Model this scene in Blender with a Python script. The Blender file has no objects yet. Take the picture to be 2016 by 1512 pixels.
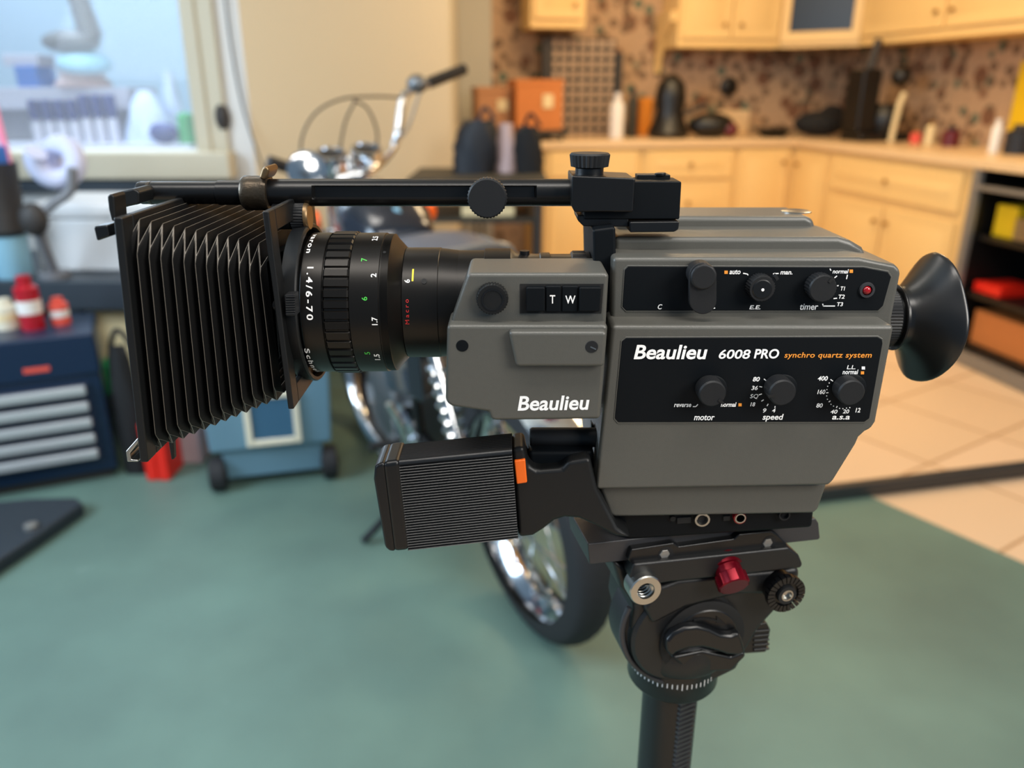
import bpy, bmesh, math, random
from mathutils import Vector, Matrix
random.seed(7)
SC = bpy.context.scene
COL = SC.collection
R = math.radians
# ------------------------------------------------------------------ camera, sky, lamps, exposure
F, TH, H = 1550.0, R(20.4), 1.19
cd = bpy.data.cameras.new('camera'); cam = bpy.data.objects.new('camera', cd); COL.objects.link(cam)
cam.location = (0, 0, H); cam.rotation_euler = (R(90) - TH, 0, 0)
cd.sensor_width = 36.0; cd.lens = F / 2016 * 36; cd.clip_start = 0.02; cd.clip_end = 60
cd.dof.use_dof = True; cd.dof.focus_distance = 0.535; cd.dof.aperture_fstop = cd.lens / 7.0
SC.camera = cam
SC.view_settings.view_transform = 'Standard'; SC.view_settings.look = 'None'
SC.view_settings.gamma = 1; SC.view_settings.use_curve_mapping = False
SC.view_settings.exposure = 0.0
W = bpy.data.worlds.new('sky'); SC.world = W; W.use_nodes = True
W.node_tree.nodes['Background'].inputs[0].default_value = (0.50, 0.74, 1.0, 1)
W.node_tree.nodes['Background'].inputs[1].default_value = 0.28

def lamp(name, kind, loc, energy, color, size=0.5, size_y=None, target=None):
    l = bpy.data.lights.new(name, kind); l.energy = energy; l.color = color
    o = bpy.data.objects.new(name, l); COL.objects.link(o); o.location = loc
    if kind == 'AREA':
        l.size = size
        if size_y: l.shape = 'RECTANGLE'; l.size_y = size_y
    else:
        l.shadow_soft_size = size
    if target is not None:
        o.rotation_euler = (Vector(target) - Vector(loc)).to_track_quat('-Z', 'Y').to_euler()
    return o
lamp('garage_door_daylight', 'AREA', (-2.6, 0.6, 1.9), 108, (0.66, 0.83, 1.0), 1.6, 1.4, (0.1, 1.1, 0.5))
lamp('kitchen_ceiling_lamp', 'AREA', (0.75, 4.0, 2.5), 35, (1.0, 0.73, 0.41), 0.9, 0.9, (0.85, 4.5, 0))
lamp('kitchen_corner_lamp', 'AREA', (1.75, 2.9, 2.5), 29, (1.0, 0.74, 0.44), 0.6, 0.6, (1.75, 3.0, 0))
lamp('garage_ceiling_lamp', 'AREA', (1.3, -0.5, 1.95), 35, (1.0, 0.95, 0.87), 0.8, 0.8, (0.3, 0.55, 0.95))
lamp('top_highlight_fill', 'AREA', (-0.05, 0.10, 2.5), 27, (1.0, 0.94, 0.86), 1.7, 0.35, (-0.05, 0.35, 0.9))  # added overhead light without a fixture, for highlights on top faces and bevels
lamp('rear_wall_fill', 'AREA', (-0.9, 1.9, 2.5), 11, (1.0, 0.94, 0.86), 0.9, 0.5, (-0.9, 2.6, 0.6))  # unseen fill light, added to brighten the garage walls and bench
lamp('garage_window_daylight', 'AREA', (-1.9, 3.55, 1.75), 14, (0.72, 0.86, 1.0), 1.1, 0.9, (-1.2, 2.0, 0.3))
lamp('yard_daylight', 'AREA', (-2.6, 3.9, 4.2), 170, (0.68, 0.85, 1.0), 1.6, 1.2, (-2.2, 4.6, 0.8))

# ------------------------------------------------------------------ picture rays -> places
CAMP = Vector((0, 0, H)); ct, st = math.cos(TH), math.sin(TH)
def ray(px, py):
    x, y = (px - 1008) / F, (756 - py) / F
    return Vector((x, ct + y * st, -st + y * ct))
def P(px, py, Y):
    r = ray(px, py); return CAMP + r * (Y / r.y)
def G(px, py, z=0.0):
    r = ray(px, py); return CAMP + r * ((z - H) / r.z)
def tanphi(v): return math.tan(TH + math.atan((v - 756) / F))
def Yat(v, z): return (H - z) / tanphi(v)
def zat(v, Y): return H - Y * tanphi(v)
def vof(Y, z): return 756 + F * math.tan(math.atan2(H - z, Y) - TH)
def Zc(Y, z): return Y * ct + (H - z) * st
def cylv(v0, v1, Y):
    a, b = TH + math.atan((v0 - 756) / F), TH + math.atan((v1 - 756) / F)
    m, h = (a + b) / 2, (b - a) / 2
    return H - Y * math.tan(m), Y / math.cos(m) * math.sin(h)

class Frame:
    """upright plane set: u along, k into depth, z up"""
    def __init__(s, o, yaw):
        s.o = Vector(o); s.d = Vector((math.cos(yaw), math.sin(yaw), 0)); s.n = Vector((math.sin(yaw), -math.cos(yaw), 0))
    def uv(s, px, py, k):
        r = ray(px, py); p0 = s.o - s.n * k
        t = (p0 - CAMP).dot(s.n) / r.dot(s.n); p = CAMP + r * t
        return ((p - s.o).dot(s.d), p.z)
    def w(s, u, z, k):
        p = s.o + s.d * u - s.n * k; return Vector((p.x, p.y, z))
RIG = Frame((0, 0, 0), 0.0)

# ------------------------------------------------------------------ materials
def lin(c):
    c /= 255.0
    return c / 12.92 if c <= 0.04045 else ((c + 0.055) / 1.055) ** 2.4
def rgb(r, g, b): return (lin(r), lin(g), lin(b), 1)
MATS = {}
def mat(name, col, rough=0.5, metal=0.0, bump=0.0, scale=200.0, var=0.0, vscale=8.0, spec=0.5, emit=0.0, alpha=None, coat=0.0, dist=0.001):
    m = bpy.data.materials.new(name); m.use_nodes = True; nt = m.node_tree; b = nt.nodes['Principled BSDF']
    b.inputs['Base Color'].default_value = col; b.inputs['Roughness'].default_value = rough
    b.inputs['Metallic'].default_value = metal; b.inputs['Specular IOR Level'].default_value = spec
    b.inputs['Coat Weight'].default_value = coat
    tc = nt.nodes.new('ShaderNodeTexCoord')
    if var > 0:
        n = nt.nodes.new('ShaderNodeTexNoise'); n.inputs['Scale'].default_value = vscale; n.inputs['Detail'].default_value = 5
        nt.links.new(tc.outputs['Object'], n.inputs['Vector'])
        mx = nt.nodes.new('ShaderNodeMix'); mx.data_type = 'RGBA'
        mx.inputs['A'].default_value = tuple(max(0, c * (1 - var)) for c in col[:3]) + (1,)
        mx.inputs['B'].default_value = tuple(min(1, c * (1 + var)) for c in col[:3]) + (1,)
        nt.links.new(n.outputs['Fac'], mx.inputs['Factor']); nt.links.new(mx.outputs['Result'], b.inputs['Base Color'])
    if bump > 0:
        n = nt.nodes.new('ShaderNodeTexNoise'); n.inputs['Scale'].default_value = scale; n.inputs['Detail'].default_value = 3
        nt.links.new(tc.outputs['Object'], n.inputs['Vector'])
        bp = nt.nodes.new('ShaderNodeBump'); bp.inputs['Strength'].default_value = bump; bp.inputs['Distance'].default_value = dist
        nt.links.new(n.outputs['Fac'], bp.inputs['Height']); nt.links.new(bp.outputs['Normal'], b.inputs['Normal'])
    if emit > 0:
        b.inputs['Emission Color'].default_value = col; b.inputs['Emission Strength'].default_value = emit
    MATS[name] = m; return m
M = MATS
mat('grey_shell', rgb(81, 80, 75), 0.36, 0.0, 0.26, 1700, 0.05, 300, dist=0.0004)
mat('black_panel', rgb(9, 13, 17), 0.5, 0, 0.12, 2500, spec=0.15, dist=0.0003)
mat('black_plastic', rgb(18, 19, 20), 0.45, 0, 0.15, 1200, spec=0.35, dist=0.0003)
mat('grip_rubber', rgb(17, 18, 20), 0.4)
mat('black_smooth', rgb(15, 16, 18), 0.34, spec=0.4)
mat('black_knob', rgb(28, 29, 31), 0.5, 0, 0.15, 1600, spec=0.3, dist=0.0003)
mat('black_metal', rgb(17, 17, 18), 0.33, 0.25, 0.1, 900, dist=0.0003)
mat('lens_black', rgb(30, 28, 26), 0.36, 0.6)
mat('rubber', rgb(24, 24, 25), 0.38, 0, 0.1, 600, dist=0.0003)
mat('eyecup_rubber', rgb(20, 20, 21), 0.3)
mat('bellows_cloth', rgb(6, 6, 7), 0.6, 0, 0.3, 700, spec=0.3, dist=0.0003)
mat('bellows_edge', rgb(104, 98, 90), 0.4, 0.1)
mat('brassy', rgb(120, 98, 70), 0.4, 0.8)
mat('worn_bronze', rgb(72, 62, 50), 0.35, 0.7, 0.4, 300, 0.35, 60)
mat('chrome', rgb(215, 218, 222), 0.13, 1.0)
mat('steel', rgb(176, 176, 172), 0.28, 1.0)
mat('white_ink', rgb(250, 250, 250), 0.55)
mat('orange_ink', rgb(240, 150, 50), 0.55)
mat('green_ink', rgb(70, 190, 70), 0.55)
mat('red_ink', rgb(200, 40, 40), 0.55)
mat('yellow_ink', rgb(235, 215, 50), 0.55)
mat('orange_tab', rgb(238, 104, 22), 0.38)
mat('red_lens', rgb(150, 12, 22), 0.15, coat=0.5)
mat('hole', rgb(4, 4, 5), 0.7)
mat('red_anodised', rgb(118, 8, 28), 0.28, 0.65)
mat('tripod_black', rgb(16, 17, 19), 0.45, 0.0, 0.35, 1300, dist=0.0003)
mat('rail_grey', rgb(52, 52, 55), 0.42, 0.15, 0.2, 900, dist=0.0003)
mat('tyre', rgb(30, 30, 33), 0.75, 0, 0.3, 120)
mat('seat_vinyl', rgb(84, 89, 100), 0.4, 0, 0.2, 300)
mat('engine_alloy', rgb(120, 122, 124), 0.4, 0.9)
mat('tank_paint', rgb(28, 32, 42), 0.2, 0.1, coat=0.6)
mat('cable_black', rgb(30, 28, 28), 0.5)
mat('cabinet_wood', rgb(230, 194, 130), 0.5, 0, 0.05, 30, 0.06, 3)
mat('counter_top', rgb(222, 190, 146), 0.35, 0, 0, 1, 0.06, 10)
mat('brass_knob', rgb(165, 120, 62), 0.35, 0.6)
mat('beige_wall', rgb(206, 190, 160), 0.8, 0, 0.08, 60)
mat('grey_wall', rgb(208, 206, 202), 0.8, 0, 0.08, 60)
mat('trim_paint', rgb(190, 182, 160), 0.55)
mat('sage_wall', rgb(188, 184, 170), 0.8, 0, 0.08, 60)
mat('ceiling_paint', rgb(225, 220, 208), 0.85)
mat('outdoor_wall', rgb(176, 200, 220), 0.8, 0, 0, 1, 0.06, 2)
mat('outdoor_board', rgb(190, 190, 205), 0.7)
mat('white_plastic', rgb(206, 206, 206), 0.4)
mat('dark_steel', rgb(46, 54, 62), 0.5, 0.2)
mat('chest_blue', rgb(12, 36, 64), 0.35, 0.1)
mat('chest_dark', rgb(12, 32, 58), 0.4)
mat('silver_grip', rgb(196, 198, 200), 0.35, 0.5)
mat('cooler_teal', rgb(100, 134, 152), 0.45)
mat('cooler_dark', rgb(52, 92, 120), 0.5)
mat('cream_plastic', rgb(220, 212, 190), 0.45)
mat('red_box', rgb(222, 34, 18), 0.4)
mat('pink_card', rgb(196, 172, 172), 0.7)
mat('black_cloth', rgb(18, 18, 20), 0.85, 0, 0.4, 40)
mat('navy_cloth', rgb(18, 24, 34), 0.6, 0, 0.4, 25)
mat('olive_dark', rgb(50, 46, 36), 0.6)
mat('cardboard', rgb(196, 118, 58), 0.7, 0, 0.05, 60)
mat('cardboard_pale', rgb(176, 124, 84), 0.7)
mat('can_red', rgb(165, 16, 34), 0.3)
mat('can_coral', rgb(222, 84, 68), 0.4)
mat('can_white', rgb(225, 220, 214), 0.4)
mat('pale_blue', rgb(140, 186, 206), 0.45)
mat('mid_blue', rgb(44, 108, 190), 0.5)
mat('navy_plastic', rgb(42, 56, 122), 0.4)
mat('film_plastic', rgb(190, 205, 232), 0.22, 0, 0.6, 14, dist=0.01)
mat('pink_plastic', rgb(240, 140, 170), 0.4)
mat('green_plastic', rgb(30, 150, 84), 0.4)
mat('lilac_foam', rgb(196, 200, 226), 0.6)
mat('taupe_metal', rgb(112, 112, 116), 0.5)
mat('charcoal', rgb(46, 42, 40), 0.6)
mat('yellow_card', rgb(226, 186, 20), 0.55)
mat('kitchen_black', rgb(14, 13, 12), 0.4)
mat('grey_metal', rgb(140, 138, 134), 0.4, 0.5)
mat('strip_black', rgb(58, 60, 62), 0.35, 0.3)
mat('orange_reflector', rgb(245, 96, 16), 0.25)
mat('lamp_glow', rgb(255, 226, 180), 0.5, emit=2.0)
mat('ivory_card', rgb(226, 206, 160), 0.6)
mat('wine_red', rgb(92, 20, 30), 0.4)
mat('glass_green', rgb(150, 180, 140), 0.3)

def node_mat(name):
    m = bpy.data.materials.new(name); m.use_nodes = True; MATS[name] = m
    return m, m.node_tree, m.node_tree.nodes['Principled BSDF']
def painted_floor():
    m, nt, b = node_mat('green_floor')
    tc = nt.nodes.new('ShaderNodeTexCoord')
    def noise(s, d=6):
        n = nt.nodes.new('ShaderNodeTexNoise'); n.inputs['Scale'].default_value = s; n.inputs['Detail'].default_value = d
        nt.links.new(tc.outputs['Object'], n.inputs['Vector']); return n
    n1, n2 = noise(2.2), noise(11, 8)
    r1 = nt.nodes.new('ShaderNodeValToRGB'); r1.color_ramp.elements[0].position = .3; r1.color_ramp.elements[1].position = .75
    r1.color_ramp.elements[0].color = rgb(84, 107, 99); r1.color_ramp.elements[1].color = rgb(104, 132, 120)
    nt.links.new(n1.outputs['Fac'], r1.inputs['Fac'])
    r2 = nt.nodes.new('ShaderNodeValToRGB'); r2.color_ramp.elements[0].position = .70; r2.color_ramp.elements[1].position = .78
    nt.links.new(n2.outputs['Fac'], r2.inputs['Fac'])
    mx = nt.nodes.new('ShaderNodeMix'); mx.data_type = 'RGBA'; mx.inputs['B'].default_value = rgb(132, 152, 142)
    ml = nt.nodes.new('ShaderNodeMath'); ml.operation = 'MULTIPLY'; ml.inputs[1].default_value = 0.35
    nt.links.new(r2.outputs['Color'], ml.inputs[0]); nt.links.new(ml.outputs[0], mx.inputs['Factor'])
    nt.links.new(r1.outputs['Color'], mx.inputs['A']); nt.links.new(mx.outputs['Result'], b.inputs['Base Color'])
    b.inputs['Roughness'].default_value = 0.55
painted_floor()
def tile_floor():
    m, nt, b = node_mat('tan_tile')
    tc = nt.nodes.new('ShaderNodeTexCoord'); mp = nt.nodes.new('ShaderNodeMapping'); mp.inputs['Rotation'].default_value = (0, 0, R(-33))
    nt.links.new(tc.outputs['Object'], mp.inputs['Vector'])
    br = nt.nodes.new('ShaderNodeTexBrick'); br.offset = 0.0; br.inputs['Scale'].default_value = 1.0
    br.inputs['Brick Width'].default_value = 0.42; br.inputs['Row Height'].default_value = 0.42; br.inputs['Mortar Size'].default_value = 0.006
    br.inputs['Color1'].default_value = rgb(222, 192, 160); br.inputs['Color2'].default_value = rgb(216, 186, 152); br.inputs['Mortar'].default_value = rgb(176, 140, 104)
    nt.links.new(mp.outputs['Vector'], br.inputs['Vector']); nt.links.new(br.outputs['Color'], b.inputs['Base Color'])
    b.inputs['Roughness'].default_value = 0.5
tile_floor()
def wallpaper():
    m, nt, b = node_mat('flower_wallpaper')
    tc = nt.nodes.new('ShaderNodeTexCoord')
    base = rgb(182, 150, 118)
    prev = None
    for i, (s, c, th, off) in enumerate(((8.0, rgb(92, 106, 88), .20, 0), (6.0, rgb(122, 84, 60), .26, 3.3), (13.0, rgb(112, 88, 66), .30, 7.7))):
        mp = nt.nodes.new('ShaderNodeMapping'); mp.inputs['Location'].default_value = (off, off * .7, off * .3)
        nt.links.new(tc.outputs['Object'], mp.inputs['Vector'])
        v = nt.nodes.new('ShaderNodeTexVoronoi'); v.inputs['Scale'].default_value = s
        nt.links.new(mp.outputs['Vector'], v.inputs['Vector'])
        r = nt.nodes.new('ShaderNodeValToRGB'); r.color_ramp.elements[0].position = th; r.color_ramp.elements[1].position = th + .1
        r.color_ramp.elements[0].color = (1, 1, 1, 1); r.color_ramp.elements[1].color = (0, 0, 0, 1)
        nt.links.new(v.outputs['Distance'], r.inputs['Fac'])
        mx = nt.nodes.new('ShaderNodeMix'); mx.data_type = 'RGBA'; mx.inputs['B'].default_value = c
        nt.links.new(r.outputs['Color'], mx.inputs['Factor'])
        if prev is None: mx.inputs['A'].default_value = base
        else: nt.links.new(prev, mx.inputs['A'])
        prev = mx.outputs['Result']
    nt.links.new(prev, b.inputs['Base Color']); b.inputs['Roughness'].default_value = 0.75
wallpaper()
def grid_mat():
    m, nt, b = node_mat('black_grid')
    tc = nt.nodes.new('ShaderNodeTexCoord'); br = nt.nodes.new('ShaderNodeTexBrick'); br.offset = 0
    sep = nt.nodes.new('ShaderNodeSeparateXYZ'); cb = nt.nodes.new('ShaderNodeCombineXYZ')
    nt.links.new(tc.outputs['Object'], sep.inputs[0]); nt.links.new(sep.outputs['X'], cb.inputs['X']); nt.links.new(sep.outputs['Z'], cb.inputs['Y'])
    br.inputs['Scale'].default_value = 1; br.inputs['Brick Width'].default_value = .06; br.inputs['Row Height'].default_value = .06; br.inputs['Mortar Size'].default_value = .011
    br.inputs['Color1'].default_value = rgb(188, 160, 134); br.inputs['Color2'].default_value = rgb(178, 150, 124); br.inputs['Mortar'].default_value = rgb(52, 48, 42)
    nt.links.new(cb.outputs[0], br.inputs['Vector']); nt.links.new(br.outputs['Color'], b.inputs['Base Color']); b.inputs['Roughness'].default_value = .6
grid_mat()
def pane_mat():
    m, nt, b = node_mat('window_glass')
    b.inputs['Base Color'].default_value = (.95, .98, 1, 1); b.inputs['Roughness'].default_value = 0.02
    tr = nt.nodes.new('ShaderNodeBsdfTransparent'); ms = nt.nodes.new('ShaderNodeMixShader'); ms.inputs[0].default_value = 0.10
    nt.links.new(tr.outputs[0], ms.inputs[1]); nt.links.new(b.outputs[0], ms.inputs[2])
    nt.links.new(ms.outputs[0], nt.nodes['Material Output'].inputs['Surface'])
pane_mat()

# ------------------------------------------------------------------ mesh helpers
def new(): return bmesh.new()
ROOTS = {}
def obj(name, bm, mats, parent=None, bevel=0.0, seg=2, sharp=35, bevmat=-1, subsurf=0):
    if isinstance(mats, str): mats = [mats]
    bmesh.ops.recalc_face_normals(bm, faces=bm.faces)
    me = bpy.data.meshes.new(name); bm.to_mesh(me); bm.free()
    for k in mats: me.materials.append(MATS[k])
    o = bpy.data.objects.new(name, me); COL.objects.link(o)
    if parent is not None:
        o.parent = parent
        if parent.name in ROOTS: o.matrix_parent_inverse = ROOTS[parent.name]
    for p in me.polygons: p.use_smooth = True
    if bevel > 0:
        md = o.modifiers.new('bevel', 'BEVEL'); md.width = bevel; md.segments = seg; md.limit_method = 'ANGLE'; md.angle_limit = R(32)
        md.harden_normals = True; md.use_clamp_overlap = True; md.material = bevmat
    elif subsurf:
        md = o.modifiers.new('subdivision', 'SUBSURF'); md.levels = subsurf; md.render_levels = subsurf
    else:
        me.set_sharp_from_angle(angle=R(sharp))
    return o
def tag(o, label, cat, group=None):
    o['label'] = label; o['category'] = cat
    if group: o['group'] = group
    return o
def thing(name, loc, label, cat, group=None, rotz=0.0, world=True):
    """world=True: the parts are modelled where they stand; False: round the thing's own base point"""
    o = bpy.data.objects.new(name, None); COL.objects.link(o); o.location = loc; o.rotation_euler = (0, 0, rotz)
    o.empty_display_size = 0.05
    if world: ROOTS[o.name] = (Matrix.Translation(loc) @ Matrix.Rotation(rotz, 4, 'Z')).inverted()
    return tag(o, label, cat, group)
def struct(name, bm, m, parent=None, **kw):
    o = obj(name, bm, m, parent, **kw); o['kind'] = 'structure'; return o
def face(bm, pts, mi=0):
    f = bm.faces.new([bm.verts.new(p) for p in pts]); f.material_index = mi; return f
def loft(bm, loops, cap0=True, cap1=True, closed=True, mi=0):
    vs = [[bm.verts.new(p) for p in L] for L in loops]; n = len(vs[0])
    for a, b in zip(vs, vs[1:]):
        for i in range(n if closed else n - 1):
            j = (i + 1) % n
            f = bm.faces.new((a[i], a[j], b[j], b[i])); f.material_index = mi
    if cap0: bm.faces.new(vs[0][::-1]).material_index = mi
    if cap1: bm.faces.new(vs[-1]).material_index = mi
    return vs
def prism(bm, fr, px, k0, k1, at=None, mi=0, grow=0.0):
    """outline given in picture points on plane k(at), pushed from k0 to k1"""
    a = k0 if at is None else at
    uv = [fr.uv(x, y, a) for x, y in px]
    c = [sum(q[0] for q in uv) / len(uv), sum(q[1] for q in uv) / len(uv)]
    loft(bm, [[fr.w(u, z, k0) for u, z in uv], [fr.w(u + (u - c[0]) * grow, z + (z - c[1]) * grow, k1) for u, z in uv]], mi=mi)
def box(bm, lo, hi, fn=None, mi=0):
    fn = fn or (lambda x, y, z: Vector((x, y, z)))
    (a, b, c), (d, e, f) = lo, hi
    loft(bm, [[fn(a, b, c), fn(d, b, c), fn(d, e, c), fn(a, e, c)], [fn(a, b, f), fn(d, b, f), fn(d, e, f), fn(a, e, f)]], mi=mi)
def basis(axis):
    a = Vector(axis).normalized(); t = Vector((0, 0, 1)) if abs(a.z) < .9 else Vector((0, 1, 0))
    e1 = a.cross(t).normalized(); return a, e1, a.cross(e1)
def lathe(bm, o, axis, prof, n=40, mi=0, knurl=None, cap0=True, cap1=True, ph=0.0):
    """prof: (along, radius[, knurl depth])"""
    o = Vector(o); a, e1, e2 = basis(axis); loops = []
    for q in prof:
        t, r = q[0], q[1]; kd = q[2] if len(q) > 2 else 0
        L = []
        for i in range(n):
            an = 2 * math.pi * i / n + ph; rr = r - (kd if i % 2 else 0)
            L.append(o + a * t + (e1 * math.cos(an) + e2 * math.sin(an)) * rr)
        loops.append(L)
    return loft(bm, loops, cap0, cap1, mi=mi)
def cyl(bm, p0, p1, r0, r1=None, n=24, mi=0):
    p0, p1 = Vector(p0), Vector(p1); lathe(bm, p0, p1 - p0, [(0, r0), ((p1 - p0).length, r0 if r1 is None else r1)], n, mi)
def tube(bm, pts, r, n=10, mi=0, smooth=6):
    pts = [Vector(p) for p in pts]
    if smooth and len(pts) > 2:
        q = []
        ext = [pts[0] * 2 - pts[1]] + pts + [pts[-1] * 2 - pts[-2]]
        for i in range(1, len(ext) - 2):
            p0, p1, p2, p3 = ext[i - 1:i + 3]
            for s in range(smooth):
                t = s / smooth
                q.append(0.5 * ((2 * p1) + (p2 - p0) * t + (2 * p0 - 5 * p1 + 4 * p2 - p3) * t * t + (3 * p1 - p0 - 3 * p2 + p3) * t ** 3))
        q.append(pts[-1]); pts = q
    up = None; loops = []
    for i, p in enumerate(pts):
        d = (pts[min(i + 1, len(pts) - 1)] - pts[max(i - 1, 0)]).normalized()
        if up is None: _, e1, _ = basis(d)
        else: e1 = (up - d * up.dot(d)).normalized()
        up = e1; e2 = d.cross(e1); rr = r[min(i, len(r) - 1)] if isinstance(r, (list, tuple)) else r
        loops.append([p + (e1 * math.cos(2 * math.pi * j / n) + e2 * math.sin(2 * math.pi * j / n)) * rr for j in range(n)])
    loft(bm, loops, mi=mi)
def ball(bm, c, rx, ry=None, rz=None, nu=20, nv=12, mi=0, fn=None):
    ry = ry or rx; rz = rz or rx; c = Vector(c); loops = []
    for i in range(1, nv):
        t = math.pi * i / nv
        loops.append([c + Vector((rx * math.sin(t) * math.cos(2 * math.pi * j / nu), ry * math.sin(t) * math.sin(2 * math.pi * j / nu), -rz * math.cos(t))) for j in range(nu)])
    if fn: loops = [[fn(p) for p in L] for L in loops]
    loft(bm, loops, mi=mi)
def disc_on(bm, fr, px, py, rpx, k0, k1, n=36, mi=0, prof=None, knurl=0.0, r2=None):
    """a round thing whose front face shows at (px,py) with radius rpx on plane k0, reaching back to k1"""
    u, z = fr.uv(px, py, k0); u2, _ = fr.uv(px + rpx, py, k0); r = abs(u2 - u)
    c = fr.w(u, z, k0); L = k1 - k0
    pr = prof or [(0, r * .90), (min(.0012, L * .3), r, knurl), (L, r if r2 is None else r2, knurl)]
    lathe(bm, c, -fr.n, pr, n, mi); return c, r

# lettering -------------------------------------------------
def glyphs(s, shear=0.0, bold=0.0, spacing=1.0):
    cu = bpy.data.curves.new('lettering', 'FONT'); cu.body = s; cu.shear = shear; cu.offset = bold; cu.space_character = spacing
    cu.resolution_u = 4; cu.fill_mode = 'FRONT'
    o = bpy.data.objects.new('lettering', cu); COL.objects.link(o)
    dg = bpy.context.evaluated_depsgraph_get(); me = o.evaluated_get(dg).to_mesh()
    vs = [(v.co.x, v.co.y) for v in me.vertices]; fs = [tuple(p.vertices) for p in me.polygons]
    o.evaluated_get(dg).to_mesh_clear(); bpy.data.objects.remove(o); bpy.data.curves.remove(cu)
    x0, x1 = min(v[0] for v in vs), max(v[0] for v in vs); y0, y1 = min(v[1] for v in vs), max(v[1] for v in vs)
    return [((x - x0) / (x1 - x0), (y - y0) / (y1 - y0)) for x, y in vs], fs
def put(bm, vs, fs, fn, mi=0):
    V = [bm.verts.new(fn(x, y)) for x, y in vs]
    for f in fs:
        try: bm.faces.new([V[i] for i in f]).material_index = mi
        except ValueError: pass
def flat_text(bm, fr, k, s, x0, x1, y0, y1, shear=0.25, bold=0.0, spacing=1.0, mi=0, skew=0.0):
    """s fills the picture box x0..x1, y0 (top) .. y1 (bottom) on plane k; skew lifts the far end"""
    vs, fs = glyphs(s, shear, bold, spacing)
    def fn(gx, gy):
        u, z = fr.uv(x0 + (x1 - x0) * gx, y1 + (y0 - y1) * gy - skew * gx, k); return fr.w(u, z, k)
    put(bm, vs, fs, fn, mi)
def mark(bm, fr, k, x0, y0, x1, y1, w=2.0, mi=0):
    d = math.hypot(x1 - x0, y1 - y0); nx, ny = -(y1 - y0) / d * w / 2, (x1 - x0) / d * w / 2
    q = [fr.uv(x, y, k) for x, y in ((x0 + nx, y0 + ny), (x1 + nx, y1 + ny), (x1 - nx, y1 - ny), (x0 - nx, y0 - ny))]
    face(bm, [fr.w(u, z, k) for u, z in q], mi)

# ================================================================== THE SETTING
bm = new(); face(bm, [(-4, -1.6, -.004), (5, -1.6, -.004), (5, 8, -.004), (-4, 8, -.004)]); struct('floor', bm, 'tan_tile')
e0, e1 = G(1760, 997), G(2016, 1108); ed = (e1 - e0).normalized()
bm = new(); far = e0 + ed * -.12; nr = e1 + ed * 2.2
pts = [(-4, 4.5), (-.4, 4.5), (.45, 2.0), (far.x, far.y), (nr.x, nr.y), (nr.x, -1.6), (-4, -1.6)]
pts = [(-4, 4.6), (-.25, 4.6), (.55, 2.02), (far.x, far.y), (nr.x, nr.y), (-4, nr.y)]
loft(bm, [[(x, y, -.003) for x, y in pts], [(x, y, 0) for x, y in pts]]); struct('floor_green', bm, 'green_floor')
KO, KY = Vector((1.8, 5.2, 0)), math.atan2(.179, .984)
def K(u, w, z):
    return Vector((KO.x + u * math.cos(KY) - w * math.sin(KY), KO.y + u * math.sin(KY) + w * math.cos(KY), z))
def kbox(bm, u0, u1, w0, w1, z0, z1, mi=0): box(bm, (u0, w0, z0), (u1, w1, z1), K, mi)
# walls
WX = lambda px, v=100, Y=3.4: P(px, v, Y).x
cx, xr = WX(474, 60), WX(372)
bm = new(); zs, zt = zat(296, 3.4), 2.25
for lo, hi in (((xr, 3.4, 0), (cx, 3.5, 2.6)), ((-4, 3.4, 0), (xr, 3.5, zs)), ((-4, 3.4, zt), (xr, 3.5, 2.6)), ((-4, 3.4, zs), (-3.4, 3.5, zt))): box(bm, lo, hi)
struct('wall_left', bm, 'grey_wall')
p1, p2 = Vector((cx, 3.4, 0)), P(884, 60, 4.0); p2.z = 0
bm = new(); nb = Vector((-(p2 - p1).y, (p2 - p1).x, 0)).normalized() * .1
loft(bm, [[p1, p2, p2 + nb, p1 + nb], [q + Vector((0, 0, 2.6)) for q in (p1, p2, p2 + nb, p1 + nb)]]); struct('wall_back', bm, 'beige_wall')
ke = K(-2.06, .62, 0)
bm = new(); a, b = p2.copy(), Vector((ke.x, ke.y, 0)); nb = Vector((-.1, 0, 0))
loft(bm, [[a, b, b + nb, a + nb], [q + Vector((0, 0, 2.6)) for q in (a, b, b + nb, a + nb)]]); struct('wall_return', bm, 'sage_wall')
bm = new(); kbox(bm, -2.1, .7, .62, .70, 0, 2.6); struct('wall_kitchen', bm, 'flower_wallpaper')

bm = new(); kbox(bm, .63, .70, -3.4, .62, 0, 2.6); struct('wall_right', bm, 'flower_wallpaper')
bm = new(); cpts = [(-4, 1.0), (5, 1.0), (5, 8), (p2.x - .1, 8), (p2.x - .1, 4.1), (cx, 3.5), (-4, 3.5)]
loft(bm, [[(x, y, 2.6) for x, y in cpts], [(x, y, 2.7) for x, y in cpts]]); struct('ceiling', bm, 'ceiling_paint')
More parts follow.
